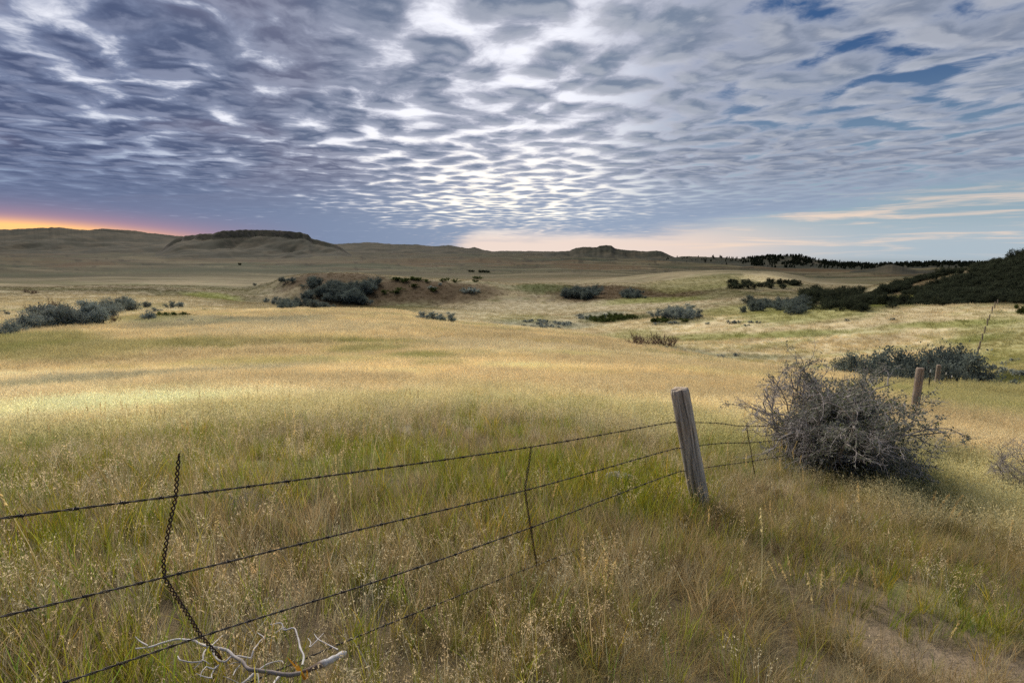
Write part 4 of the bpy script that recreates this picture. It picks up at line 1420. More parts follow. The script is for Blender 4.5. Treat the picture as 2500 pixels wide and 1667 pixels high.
def twiggy_bush(name, base, label, seed, radius, height, stems, leafy, squash=1.0, cut_floor=True, lean=(0, 0), per=(9, 7, 5), cat='shrub'):
    """half-bare thorny shrub: arching stems, dense grey twigs, a thin scatter of leaves"""
    rng = np.random.default_rng(seed)
    th = rng.random(stems) * 2 * np.pi; el = rng.uniform(0.15, 1.35, stems)
    d0 = np.stack([np.cos(th) * np.cos(el), np.sin(th) * np.cos(el), np.sin(el)], -1)
    st = np.stack([rng.normal(0, radius * 0.07, stems), rng.normal(0, radius * 0.07, stems), np.full(stems, -0.04)], -1)
    ell = 1 / np.sqrt((np.cos(el) / radius) ** 2 + (np.sin(el) / height) ** 2)
    L0 = ell * rng.uniform(0.6, 1.0, stems) * (1 + 0.28 * np.sin(th * 2.0 + seed) * np.cos(el) + 0.15 * np.sin(th * 5 + 1))
    d0 = d0 + np.array([lean[0], lean[1], 0.25])
    A = grow(rng, st, d0, L0 * np.where(rng.random(stems) < 0.2, 1.18, 0.92), 10, 0.23, 0.01)
    sB, dB, tB = children_of(rng, A, per[0], 0.25, 1.0, 0.85)
    B = grow(rng, sB, dB, rng.uniform(0.22, 0.48, len(sB)) * radius, 6, 0.25, 0.02)
    sC, dC, tC = children_of(rng, B, per[1], 0.15, 1.0, 0.9)
    C = grow(rng, sC, dC, rng.uniform(0.07, 0.2, len(sC)) * radius, 4, 0.25, 0.015)
    sD, dD, tD = children_of(rng, C, per[2], 0.1, 1.0, 0.95)
    D = grow(rng, sD, dD, rng.uniform(0.02, 0.075, len(sD)) * radius, 2, 0.2, 0.0)

    def floor_ok(P):
        return P[:, :, 2].min(1) > -0.03
    B = B[floor_ok(B)]; C = C[floor_ok(C)]; D = D[floor_ok(D)]
    root = empty(name, base)
    k = radius / 1.1
    parts = []
    for P, r0, r1, sides, shade in ((A, 0.015 * k, 0.0055 * k, 6, (0.24, 0.215, 0.195)), (B, 0.0058 * k, 0.0022 * k, 4, (0.32, 0.29, 0.265))):
        rad = np.linspace(r0, r1, P.shape[1])[None] * rng.uniform(0.75, 1.25, (len(P), 1))
        V, Q = tubes(P, rad, sides)
        c = np.repeat(np.array(shade)[None] * rng.uniform(0.7, 1.3, (len(P), 1)), P.shape[1] * sides, 0)
        parts.append((V, Q, c))
    V, Q, c = merge(parts)
    link('trunk', new_mesh('trunk', V, Q, True, c), TWIG_MAT, root)
    parts = []
    for P, r0, r1, sides, shade in ((C, 0.0026 * k, 0.0013 * k, 3, (0.37, 0.34, 0.32)), (D, 0.0016 * k, 0.0008 * k, 3, (0.41, 0.38, 0.36))):
        rad = np.linspace(r0, r1, P.shape[1])[None] * rng.uniform(0.8, 1.25, (len(P), 1))
        V, Q = tubes(P, rad, sides)
        c = np.repeat(np.array(shade)[None] * rng.uniform(0.6, 1.35, (len(P), 1)), P.shape[1] * sides, 0)
        parts.append((V, Q, c))
    V, Q, c = merge(parts)
    crown = link('crown', new_mesh('crown', V, Q, False, c), TWIG_MAT, root)
    if leafy <= 0:
        tag(root, label, cat)
        return root
    # leaves on the twigs of the denser side
    tips = D.reshape(-1, 3)
    w = sstep(fbm(tips[:, 0] * 1.6 + seed, tips[:, 1] * 1.6 + tips[:, 2] * 1.3, 3, seed + 3) + 0.35 * tips[:, 0] / radius, -0.15, 0.45)
    tips = tips[rng.random(len(tips)) < w * leafy]
    tips = tips + rng.normal(0, 0.012 * k, tips.shape)
    V, Q = leaf_quads(rng, tips, 0.0145 * k, 0.2)
    hue = rng.random((len(tips), 1))
    c = np.array([0.20, 0.215, 0.165]) * (1 - hue) + np.array([0.32, 0.335, 0.26]) * hue
    g2 = rng.random((len(tips), 1)) < 0.10
    c = np.where(g2, np.array([0.13, 0.155, 0.05]), c)
    link('leaves', new_mesh('leaves', V, Q, False, np.repeat(c * rng.uniform(0.7, 1.3, (len(tips), 1)), 4, 0)), LEAF_MAT, crown)
    tag(root, label, cat)
    return root


bb = hit(1905, 1086)
twiggy_bush('grey_bush', tuple(bb), 'large tangled grey thorn bush with bare twigs beside the leaning post', 5, 1.50, 1.30, 44, 1.6, per=(9, 8, 6), lean=(-0.08, 0))
bb2 = hit(2368, 1148)
twiggy_bush('grey_bush', tuple(bb2), 'small grey thorn bush cut by the frame, across the grass from the big bush', 8, 0.66, 0.86, 24, 1.0, per=(8, 7, 5))
bb3 = hit(545, 1185)
twiggy_bush('dead_twigs', tuple(bb3), 'low bundle of dead grey twigs in the green grass behind the top wire', 12, 0.34, 0.26, 9, 0.0, per=(5, 4, 3), cat='twigs')
bb4 = hit(2148, 1012)
twiggy_bush('dead_twigs', tuple(bb4), 'low brown dead twigs in the grass past the big bush', 14, 0.30, 0.22, 8, 0.0, per=(5, 4, 3), cat='twigs')


# ------------------------------------------------------------------ dead branch on the ground
def lifted(x, y, lift):
    d = ray(x, y); h = math.hypot(d[0], d[1])
    rs = np.linspace(1.0, 12, 2500)
    px, py = rs * d[0] / h, rs * d[1] / h
    dz = CAM_Z + rs * d[2] / h - (ground_z(px, py) + lift)
    i = int(np.nonzero(dz <= 0)[0][0])
    return np.array([px[i], py[i], CAM_Z + rs[i] * d[2] / h])


def zz(p, lift=0.13):
    """a point of the close-up of the branch -> place just above the ground"""
    sx, sy = 300 + p[0] / 3.92, 1480 + p[1] / 3.92
    return lifted(sx / DS, sy / DS, lift)


def dead_branch():
    paths = [
        ([(120, 405), (240, 378), (400, 340), (545, 305), (640, 325), (740, 345), (830, 385), (985, 415), (1035, 470), (1140, 545), (1230, 610), (1420, 635), (1560, 660), (1700, 640)], 0.0028, 0.0078, .20),
        ([(120, 290), (180, 330), (240, 378)], 0.002, 0.003, .15),
        ([(955, 275), (890, 330), (840, 380)], 0.0015, 0.003, .16),
        ([(525, 475), (560, 525), (640, 545), (720, 530), (755, 510), (780, 450), (805, 395)], 0.002, 0.0035, .13),
        ([(1035, 480), (990, 522), (930, 495), (860, 455), (850, 390)], 0.004, 0.004, .14),
        ([(830, 550), (790, 530), (755, 510)], 0.001, 0.002, .13), ([(680, 600), (740, 545), (755, 510)], 0.001, 0.002, .12),
        ([(745, 670), (770, 625), (792, 590), (870, 585), (920, 560)], 0.0015, 0.003, .12), ([(700, 640), (790, 660), (855, 690), (870, 640), (890, 570)], 0.0015, 0.0025, .11),
        ([(1290, 250), (1340, 305), (1315, 330), (1290, 370), (1250, 440), (1205, 487), (1110, 475), (1050, 480)], 0.0015, 0.004, .13), ([(1340, 305), (1375, 300)], 0.001, 0.0015, .14),
        ([(1540, 545), (1510, 500), (1400, 555), (1290, 610)], 0.0015, 0.004, .13), ([(1050, 660), (1080, 610), (1115, 565)], 0.0015, 0.003, .12),
        ([(1120, 745), (1190, 690), (1255, 645)], 0.003, 0.006, .1), ([(1300, 760), (1295, 690), (1285, 625)], 0.002, 0.004, .1), ([(1440, 760), (1460, 710), (1505, 655)], 0.004, 0.005, .1),
        ([(1410, 172), (1500, 172), (1560, 205), (1620, 210), (1660, 260), (1700, 320), (1712, 400), (1730, 470), (1720, 560)], 0.002, 0.0045, .18), ([(1460, 250), (1510, 230), (1560, 207)], 0.001, 0.002, .18),
        ([(1830, 262), (1860, 305), (1900, 350), (1980, 385), (2060, 412)], 0.0015, 0.003, .14), ([(1925, 250), (1870, 320), (1790, 385)], 0.001, 0.002, .15), ([(1770, 300), (1778, 345), (1785, 385)], 0.0015, 0.002, .15),
        ([(960, 670), (1040, 700), (1120, 745)], 0.0015, 0.002, .08), ([(1000, 560), (1080, 535), (1130, 540)], 0.001, 0.002, .13),
    ]
    o0 = zz((1230, 610), 0.0)
    root = empty('dead_branch', tuple(o0))
    rng = np.random.default_rng(3)
    for i, (pp, r0, r1, lift) in enumerate(paths):
        pts = np.array([zz(p, lift + (0.06 if i else 0.0)) for p in pp]) - o0
        pts[1:-1] += rng.normal(0, 0.004, pts[1:-1].shape)
        P, t = smooth_path(pts, 0.008)
        P = P + 0.0015 * np.stack([fbm(t * 30 + i * 5, t * 0 + k, 3, 9 + k) for k in range(3)], -1)
        rad = (r0 + (r1 - r0) * (t / t[-1])) * (1 + 0.22 * fbm(t * 40 + i * 7, t * 0, 3, 4))
        V, Q = tubes(P[None], rad[None], 8)
        w = np.clip(0.5 + 0.8 * fbm(t * 12 + i, t * 0 + 3, 3, 19), 0, 1)
        dark = sstep(P[:, 0], -0.02, 0.12)[:, None] * 0.75 if i == 0 else np.full((len(t), 1), 0.15 * rng.random())
        c = (np.array([0.56, 0.535, 0.52]) * (1 - dark) + np.array([0.15, 0.115, 0.10]) * dark) * (0.75 + 0.4 * w)[:, None]
        nm = 'limb' if i == 0 else 'twig'
        link(nm, new_mesh(nm, V, Q, True, np.repeat(c, 8, 0)), DEAD_MAT, root)
    # short stub at the far end of the limb
    pts = np.array([zz(p, 0.15) for p in [(1640, 640), (1760, 610), (1880, 560), (1985, 515), (2070, 470), (2135, 440)]]) - o0
    P, t = smooth_path(pts, 0.006)
    rad = np.interp(t / t[-1], [0, 0.3, 0.5, 0.93, 1], [0.008, 0.009, 0.0125, 0.012, 0.007]) * (1 + 0.35 * fbm(t * 50, t * 0, 3, 8))
    V, Q = tubes(P[None], rad[None], 12)
    dk = 1 - sstep(t / t[-1], 0.42, 0.55)[:, None]
    c = np.array([0.60, 0.59, 0.58]) * (1 - dk) + np.array([0.16, 0.12, 0.10]) * dk
    link('stub', new_mesh('stub', V, Q, True, np.repeat(c * (0.85 + 0.3 * fbm(t * 60, t * 0, 3, 2))[:, None], 12, 0)), DEAD_MAT, root)
    tag(root, 'bleached white dead branch with forked twigs lying under the bent wire stay', 'branch')


dead_branch()


def orange_leaf():
    base = lifted(745 / DS * 1.0, 1652 / DS, 0.02)
    o0 = base
    root = empty('orange_grass_leaf', tuple(o0))
    for (x0, y0, x1, y1, w) in ((1745, 700, 1680, 420, 0.010), (1740, 700, 1730, 470, 0.008), (1765, 690, 1775, 560, 0.006)):
        a = zz((x0, y0), 0.15) - o0; b = zz((x1, y1), 0.20) - o0
        b = a + (b - a); b[1] = a[1]; b[2] = a[2] + max(np.linalg.norm(b - a), (y0 - y1) * 0.00036)
        t = np.linspace(0, 1, 7)[:, None]
        P = a + (b - a) * t + np.array([0, -0.01, 0]) * t * t
        s = np.array([1, 0.3, 0]) * w * 0.5
        prof = (1 - t ** 2.5)
        V = np.stack([P - s * prof, P + s * prof + [0, 0.002, 0]], 1).reshape(-1, 3)
        Q = np.array([[2 * i, 2 * i + 1, 2 * i + 3, 2 * i + 2] for i in range(6)])
        link('blade', new_mesh('blade', V, Q, True, np.tile([0.52, 0.26, 0.035], (14, 1))), LEAF_MAT, root)
    tag(root, 'bright orange dried grass leaf standing behind the dead branch', 'grass leaf')


orange_leaf()


# ------------------------------------------------------------------ dead tussocks in the short grass
def dead_tussock(px, py, size, seed, label, group=None):
    rng = np.random.default_rng(seed)
    v1, q1, c1, _ = blades(rng, 420, (0.10, 0.20), 0.11, (0.55, 0.35), (0.9, 0.5), 0.0030, 4, col_var=0.45)
    c1 = c1 * np.array([0.15, 0.105, 0.062])
    v2, q2, c2, _ = blades(rng, 120, (0.12, 0.24), 0.12, (0.45, 0.3), (0.9, 0.4), 0.0030, 4)
    c2 = c2 * np.array([0.36, 0.28, 0.155])
    V, Q, C = merge([(v1, q1, c1), (v2, q2, c2)])
    p = hit(px, py)
    o = link('dead_tussock', new_mesh('dead_tussock', V * size, Q, False, C), LEAF_MAT)
    o.location = tuple(p)
    tag(o, label, 'tussock', group)


dead_tussock(1606, 1222, 1.35, 1, 'dark brown dead grass tussock in front of the leaning post foot')
dead_tussock(1655, 1196, 1.1, 2, 'dark brown dead grass tussock just right of the leaning post foot')
for k_, (px_, py_, sz_) in enumerate(((1765, 1142, 1.1), (1850, 1262, 1.0), (1800, 1278, 0.8), (1955, 1212, 0.9), (2060, 1192, 0.9), (1560, 1330, 0.9), (1330, 1480, 1.0))):
    dead_tussock(px_, py_, sz_, 10 + k_, 'low dead brown grass tussock in the short open grass', 'tussocks in the open grass')


# ------------------------------------------------------------------ stones
def stone(px, py, w, label, seed, colr=(0.36, 0.34, 0.31)):
    c = hit(px, py)
    rng = np.random.default_rng(seed)
    bm = bmesh.new()
    bmesh.ops.create_icosphere(bm, subdivisions=4, radius=1.0)
    for v in bm.verts:
        p = np.array(v.co)
        n = float(fbm(np.array(p[0] * 1.3 + seed), np.array(p[1] * 1.3 + p[2] * 1.7), 4, seed))
        n2 = float(fbm(np.array(p[0] * 5 + seed), np.array(p[1] * 5 + p[2] * 4), 3, seed + 1))
        v.co = v.co * (1 + 0.32 * n + 0.08 * n2)
        v.co.x *= w * 0.5; v.co.y *= w * 0.42; v.co.z *= w * 0.30
    me = bpy.data.meshes.new('stone'); bm.to_mesh(me); bm.free()
    for p in me.polygons: p.use_smooth = True
    o = link('stone', me, STONE_MAT)
    o.location = (c[0], c[1], c[2] + w * 0.08); o.rotation_euler = (rng.normal(0, .15), rng.normal(0, .15), rng.random() * 6)
    tag(o, label, 'stone')


def stone_material():
    m, g, b = material('pale_field_stone', 0.92, 0.1)
    tc = g.n('ShaderNodeTexCoord')
    n = g.noise(tc.outputs['Object'], 14.0, 6, 0.7)
    g.put(b.inputs['Base Color'], g.mix(g.step(n, 0.35, 0.65), (0.20, 0.18, 0.15), (0.46, 0.43, 0.38)))
    bp = g.n('ShaderNodeBump'); bp.inputs['Strength'].default_value = 0.6; bp.inputs['Distance'].default_value = 0.02
    g.put(bp.inputs['Height'], n); g.put(b.inputs['Normal'], bp.outputs[0])
    return m


STONE_MAT = stone_material()
stone(1419, 1112, 0.34, 'pale rounded stone half hidden in the grass left of the post', 3)
stone(2313, 1160, 0.11, 'small pale stone in the grass by the small thorn bush', 6)
stone(1770, 1052 + 180, 0.07, 'tiny stone in the short grass right of the post foot', 9)


# ------------------------------------------------------------------ shrubs of the middle distance
def shrub_proto(seed, leaf_lo, leaf_hi, twig, n_clump, per_clump, leaf, width=1.15, stems=9, bare=0.0, low=0.18, flat=False):
    """unit-height shrub: trunk mesh and crown mesh"""
    rng = np.random.default_rng(seed)
    th = rng.random(stems) * 6.283; el = rng.uniform(0.5, 1.45, stems)
    d0 = np.stack([np.cos(th) * np.cos(el), np.sin(th) * np.cos(el), np.sin(el)], -1)
    A = grow(rng, np.stack([rng.normal(0, .05, stems), rng.normal(0, .05, stems), np.full(stems, -0.06)], -1), d0, rng.uniform(0.6, 0.9, stems), 6, 0.16, 0.04)
    A[:, :, :2] *= width / 1.0
    sB, dB, _ = children_of(rng, A, 6, 0.3, 1.0, 0.7)
    B = grow(rng, sB, dB, rng.uniform(0.12, 0.3, len(sB)), 4, 0.22, 0.03)
    parts = []
    for P, r0, r1, sd in ((A, 0.022, 0.008, 5), (B, 0.008, 0.003, 3)):
        V, Q = tubes(P, np.linspace(r0, r1, P.shape[1])[None] * rng.uniform(.7, 1.3, (len(P), 1)), sd)
        parts.append((V, Q, np.repeat(np.array(twig)[None] * rng.uniform(.7, 1.3, (len(P), 1)), P.shape[1] * sd, 0)))
    if bare:
        sC, dC, _ = children_of(rng, B, 6, 0.1, 1.0, 0.8)
        C = grow(rng, sC, dC, rng.uniform(0.06, 0.2, len(sC)), 3, 0.2, 0.04)
        V, Q = tubes(C, np.linspace(0.004, 0.002, 4)[None] * np.ones((len(C), 1)), 3)
        parts.append((V, Q, np.repeat(np.array(twig)[None] * rng.uniform(.7, 1.4, (len(C), 1)), 12, 0)))
    V, Q, c = merge(parts)
    trunk = new_mesh('trunk', V, Q, True, c); trunk.materials.append(TWIG_MAT)
    # leaf clumps at shoot ends and over an uneven dome
    ends = np.vstack([A[:, -1], B[:, -1], B[:, 2]])
    ends = ends[rng.permutation(len(ends))[:n_clump]]
    m = max(0, n_clump - len(ends))
    if m:
        t2 = rng.random(m) * 6.283; e2 = np.arcsin(rng.random(m) * 0.95)
        rr = rng.uniform(0.55, 1.0, m) * (1 + 0.25 * np.sin(t2 * 3 + seed))
        ends = np.vstack([ends, np.stack([rr * np.cos(t2) * np.cos(e2) * 0.55 * width, rr * np.sin(t2) * np.cos(e2) * 0.55 * width, low + rr * np.sin(e2) * (0.85 - low)], -1)])
    ends = ends[ends[:, 2] > low * 0.5]
    k = len(ends)
    cs = rng.uniform(0.05, 0.11, k)
    c = (ends[:, None] + rng.normal(0, 1, (k, per_clump, 3)) * cs[:, None, None] * np.array([1.1, 1.1, 0.8])).reshape(-1, 3)
    c[:, 2] = np.maximum(c[:, 2], 0.02)
    V, Q = leaf_quads(rng, c, leaf, 0.1, 0.5)
    mixf = np.repeat(rng.random(k), per_clump)[:, None] * 0.7 + rng.random((len(c), 1)) * 0.3
    colr = np.array(leaf_lo) * (1 - mixf) + np.array(leaf_hi) * mixf
    crown = new_mesh('crown', V, Q, False, np.repeat(colr * rng.uniform(.75, 1.25, (len(c), 1)), 4, 0)); crown.materials.append(LEAF_MAT)
    # scale so the top is at 1
    zt = np.percentile(V[:, 2], 99.0)
    return trunk, crown, zt


SILVER = dict(leaf_lo=(0.165, 0.19, 0.165), leaf_hi=(0.31, 0.35, 0.31), twig=(0.15, 0.125, 0.115))
DARKG = dict(leaf_lo=(0.030, 0.040, 0.024), leaf_hi=(0.075, 0.085, 0.052), twig=(0.07, 0.055, 0.045))
OLIVE = dict(leaf_lo=(0.095, 0.116, 0.10), leaf_hi=(0.205, 0.24, 0.205), twig=(0.09, 0.075, 0.065))
GREENS = dict(leaf_lo=(0.055, 0.08, 0.022), leaf_hi=(0.12, 0.145, 0.045), twig=(0.10, 0.08, 0.05))
RUSSET = dict(leaf_lo=(0.15, 0.115, 0.07), leaf_hi=(0.22, 0.17, 0.10), twig=(0.15, 0.095, 0.075))
SAGEB = dict(leaf_lo=(0.25, 0.275, 0.235), leaf_hi=(0.38, 0.41, 0.36), twig=(0.22, 0.20, 0.17))
PROTO = {
    'silver': [shrub_proto(100 + i, n_clump=95, per_clump=42, leaf=0.030, **SILVER) for i in range(4)],
    'olive': [shrub_proto(120 + i, n_clump=95, per_clump=42, leaf=0.032, **OLIVE) for i in range(4)],
    'dark': [shrub_proto(140 + i, n_clump=90, per_clump=40, leaf=0.034, **DARKG) for i in range(4)],
    'green': [shrub_proto(160 + i, n_clump=80, per_clump=34, leaf=0.045, width=1.9, low=0.1, **GREENS) for i in range(3)],
    'bare': [shrub_proto(180 + i, n_clump=24, per_clump=14, leaf=0.022, bare=1.0, stems=14, width=1.2, **RUSSET) for i in range(3)],
    'sage': [shrub_proto(200 + i, n_clump=60, per_clump=30, leaf=0.065, width=1.8, low=0.1, **SAGEB) for i in range(3)],
}
NAME = dict(silver='silver_shrub', olive='grey_green_shrub', dark='dark_shrub', green='green_shrub', bare='bare_shrub', sage='sagebrush')
CAT = dict(silver='shrub', olive='shrub', dark='shrub', green='shrub', bare='shrub', sage='sagebrush')
s_rng = np.random.default_rng(77)


def shrub(kind, pos, height, label, group=None, wide=1.0, name=None, cat=None):
    tr, cr, zt = PROTO[kind][int(s_rng.integers(len(PROTO[kind])))]
    s = height / zt
    root = empty(name or NAME[kind], (pos[0], pos[1], pos[2] - 0.03 * height), s_rng.random() * 6.283)
    w = s * wide * s_rng.uniform(0.85, 1.2)
    root.scale = (w, w, s)
    link('trunk', tr, None, root)
    link('crown', cr, None, root)
    tag(root, label, cat or CAT[kind], group)
    return root


def shrub_px(kind, px, py, hpx, label, group=None, wide=1.0, name=None, cat=None):
    p = hit(px, py)
    return shrub(kind, p, hpx * DS / F_PX * p[1] * 1.02, label, group, wide, name, cat)


def cluster(kind, pts, label, group, wide=1.0):
    for q in pts:
        shrub_px(kind, q[0], q[1], q[2], label, group, q[3] if len(q) > 3 else wide)


def rand_in(x0, x1, ytop, ybot, n, h0, h1, slope=0.0):
    out = []
    for _ in range(n):
        x = s_rng.uniform(x0, x1)
        y = s_rng.uniform(ytop, ybot) + slope * (x - x0)
        out.append((x, y, s_rng.uniform(h0, h1)))
    return out


def build_shrubs():
    # thicket on the near brow
    cluster('silver', [(-30, 785, 36), (6, 776, 34), (32, 768, 36), (60, 760, 44), (112, 755, 50), (134, 752, 54), (158, 752, 52), (182, 750, 54), (206, 748, 54), (230, 748, 46), (150, 738, 40), (196, 732, 40), (96, 742, 36), (245, 733, 34)],
            'silver grey shrub in the long thicket on the near brow', 'thicket on the near brow')
    shrub_px('bare', 106, 744, 52, 'rust brown half bare shrub rising out of the silver thicket')
    cluster('silver', [(252, 718, 34), (272, 716, 34), (292, 714, 32), (308, 713, 26)], 'silver grey shrub at the tail of the thicket, on its far end', 'tail of the near thicket')
    shrub_px('bare', 278, 708, 26, 'small brown shrub standing up behind the tail of the thicket')
    cluster('silver', [(339, 708, 16), (391, 708, 16), (413, 708, 15)], 'small round silver shrub standing alone on the bare brow', 'lone round shrubs on the brow', 0.85)
    shrub_px('silver', 343, 740, 28, 'round silver shrub on a short stem beside the green bushes', wide=0.95)
    shrub_px('silver', 362, 720, 14, 'small silver shrub just behind the round one')
    shrub_px('bare', 262, 746, 22, 'low grey brown shrub in front of the thicket')
    cluster('green', [(372, 728, 12), (392, 731, 14), (412, 731, 14), (425, 730, 11)], 'low green bush beside the round silver shrub', 'green bushes on the brow')
    cluster('sage', [(305, 738, 8), (322, 741, 9), (413, 741, 8), (438, 741, 8), (300, 713, 7), (470, 715, 6), (18, 722, 6), (8, 717, 5)], 'pale sagebrush tuft on the near brow', 'sagebrush on the near brow')
    cluster('bare', [(66, 673, 9), (58, 671, 8)], 'small dark shrub alone on the open pale field', 'shrubs on the open field')
    cluster('bare', [(82, 674, 8), (75, 675, 7)], 'low brown shrub beside the dark ones on the open field', 'low shrubs on the open field')
    # mound with the big thicket
    pts = rand_in(650, 760, 704, 712, 12, 16, 22) + rand_in(695, 790, 664, 692, 18, 18, 25) + rand_in(770, 860, 664, 700, 20, 20, 27) + rand_in(700, 860, 652, 664, 10, 12, 18)
    pts.sort(key=lambda q: q[1])
    cluster('olive', pts, 'grey green shrub in the thicket on the face of the first mound', 'thicket on the first mound')
    cluster('olive', [(645, 648, 10), (658, 648, 12), (672, 648, 11)], 'grey green shrub on the shoulder of the first mound', 'shrubs on the mound shoulder')
    shrub_px('olive', 585, 656, 6, 'tiny dark shrub out on the grass short of the first mound')
    cluster('silver', [(628, 700, 12), (636, 690, 9), (612, 694, 10), (642, 700, 11)], 'small silver shrub at the foot of the first mound', 'small shrubs at the mound foot')
    cluster('green', rand_in(900, 1130, 641, 650, 16, 5, 8) + rand_in(880, 1000, 655, 680, 7, 5, 8), 'little dark green bush on the bare top of the first mound', 'bushes on the mound top')
    cluster('sage', [(1066, 671, 9), (1078, 673, 10), (1090, 672, 9), (1082, 668, 8), (990, 664, 7), (998, 666, 6), (1010, 655, 5)], 'pale blue sagebrush on the face of the first mound', 'sagebrush on the mound')
    # on the brow of the field, in front of the valley
    cluster('silver', [(972, 736, 20), (990, 737, 21), (1008, 739, 19)], 'round grey shrub in the row on the field brow before the valley', 'row of grey shrubs on the brow')
    shrub_px('silver', 1030, 742, 24, 'paler round shrub ending the row on the field brow')
    # second mound
    cluster('olive', rand_in(1300, 1385, 672, 690, 14, 18, 25), 'grey green shrub in the thicket under the second mound', 'thicket under the second mound')
    cluster('olive', rand_in(1425, 1485, 676, 688, 8, 12, 17), 'small shrub in the patch along from the second mound thicket', 'shrub patch under the second mound')
    # floor of the valley
    cluster('silver', rand_in(1505, 1600, 722, 737, 14, 18, 26), 'grey green leafy shrub in the rounded clump on the valley floor', 'rounded clump on the valley floor')
    cluster('green', rand_in(1350, 1480, 728, 742, 18, 8, 12), 'low green bush in the strip along the valley floor', 'green strip on the valley floor')
    cluster('green', rand_in(1490, 1580, 736, 742, 6, 7, 10), 'low green bush in front of the rounded grey clump', 'green bushes before the clump')
    cluster('sage', rand_in(1190, 1310, 738, 756, 34, 5, 8) + rand_in(1310, 1420, 726, 734, 12, 5, 7), 'pale sagebrush on the valley floor', 'sagebrush on the valley floor')
    # gully on the right
    pts = rand_in(1705, 1845, 700, 726, 26, 16, 26)
    cluster('olive', pts, 'grey green shrub in the gully below the green bank', 'shrubs in the gully')
    pts = rand_in(1840, 1990, 672, 716, 40, 16, 26)
    cluster('dark', pts, 'dark shrub in the dense belt at the head of the gully', 'dark belt at the gully head')
    cluster('dark', rand_in(1890, 2060, 706, 716, 12, 9, 14), 'low dark bush along the edge of the pale field', 'dark bushes along the field edge')
    cluster('dark', rand_in(1668, 1800, 652, 664, 16, 9, 14), 'dark shrub in the patch on the round grassy hill', 'shrub patch on the grassy hill')
    cluster('dark', rand_in(1805, 1838, 652, 660, 5, 10, 14), 'dark shrub in the small clump on the shoulder of the grassy hill', 'small clump on the grassy hill')
    # reddish bare bush on the pale field
    cluster('bare', [(1462, 796, 27), (1484, 797, 26), (1503, 797, 24), (1522, 798, 30), (1543, 796, 28)], 'reddish brown bare shrub at the dip in the golden field', 'bare shrubs in the field dip')
    cluster('sage', [(1508, 746, 6), (1540, 745, 7), (1552, 744, 7), (1680, 744, 8), (1692, 743, 8), (1725, 742, 6), (1740, 743, 6), (1625, 745, 5), (2050, 736, 6), (1945, 737, 5), (1715, 749, 5)], 'small pale sagebrush on the far pale field', 'sagebrush on the far field')
    cluster('sage', [(1530, 804, 9), (1552, 808, 10), (1572, 812, 9), (1595, 816, 8), (1655, 822, 8), (1690, 818, 7)], 'pale blue sagebrush along the hidden gully edge', 'sagebrush along the gully edge')
    cluster('sage', [(2272, 851, 13), (2286, 850, 12), (2310, 858, 13), (2345, 866, 16), (2308, 838, 8), (2255, 1040, 30), (2278, 1044, 24), (2330, 830, 8)], 'pale sagebrush in the grass on the near side of the fence', 'sagebrush on the near side of the fence')
    shrub_px('sage', 2090, 884, 22, 'bright pale sagebrush between the big bush and the brown post')
    shrub_px('green', 2350, 722, 22, 'dark green bush alone on the slope under the wooded hill', wide=0.6)
    # the dark thicket in the hollow behind the big bush
    for px, yt, rng_ in ((1950, 822, 56), (1975, 812, 54), (2000, 828, 52), (2026, 800, 57), (2045, 818, 54), (2068, 815, 58), (2090, 808, 55), (2112, 812, 53), (2135, 808, 58), (2158, 806, 55), (2178, 800, 59), (2200, 794, 57), (2222, 806, 54), (2232, 806, 60), (2190, 838, 51), (2150, 842, 51), (2105, 845, 50), (2060, 848, 50), (2020, 850, 50), (2225, 845, 52)):
        d = ray(px, yt); h = math.hypot(d[0], d[1])
        x, y = d[0] / h * rng_, d[1] / h * rng_
        gz = float(ground_z(x, y)); zt = CAM_Z + rng_ * d[2] / h
        shrub('olive', (x, y, gz), max(zt - gz, 1.2), 'tall dark grey green shrub in the hollow behind the big thorn bush', 'tall thicket in the hollow', wide=0.62)
    # far trees on the plain
    cluster('dark', [(1080, 625, 5, 1.0), (1087, 625, 5, 1.0)], 'dark tree of the smaller clump far out on the plain', 'small clump on the plain')
    cluster('dark', [(1101, 626, 6, 1.2), (1107, 626, 5, 1.2), (1113, 626, 6, 1.2), (1119, 626, 5, 1.2), (1123, 626, 4, 1.2)], 'dark tree in the longer row far out on the plain', 'row of trees on the plain')
    shrub_px('dark', 551, 609, 5, 'single dark tree far out on the open plain', name='lone_tree', cat='tree')


build_shrubs()


# ------------------------------------------------------------------ wooded hill on the right, pines on the far ridge
def conifer_proto(seed, lo, hi):
    rng = np.random.default_rng(seed)
    n_whorl = 13
    parts = []
    V, Q = tubes(np.array([[[0, 0, -0.05], [0.005, 0.003, 0.4], [0, 0, 0.98]]]), np.array([[0.03, 0.022, 0.004]]), 6)
    trunk = new_mesh('trunk', V, Q, True, np.tile([0.07, 0.05, 0.04], (len(V), 1))); trunk.materials.append(TWIG_MAT)
    c = []
    for i in range(n_whorl):
        z = 0.16 + 0.84 * i / n_whorl
        R_ = 0.27 * (1 - (z - 0.1) / 0.95) ** 0.75 * rng.uniform(0.7, 1.2)
        for k in range(7):
            a = rng.random() * 6.283; m = 9
            t = rng.uniform(0.15, 1, m)
            c.append(np.stack([np.cos(a) * R_ * t, np.sin(a) * R_ * t, z - 0.06 * t + rng.normal(0, 0.015, m)], -1))
    c = np.vstack(c); c += rng.normal(0, 0.018, c.shape)
    V, Q = leaf_quads(rng, c, 0.045, 0.0, 0.5)
    mx = rng.random((len(c), 1))
    crown = new_mesh('crown', V, Q, False, np.repeat(np.array(lo) * (1 - mx) + np.array(hi) * mx, 4, 0)); crown.materials.append(LEAF_MAT)
    return trunk, crown, 1.0


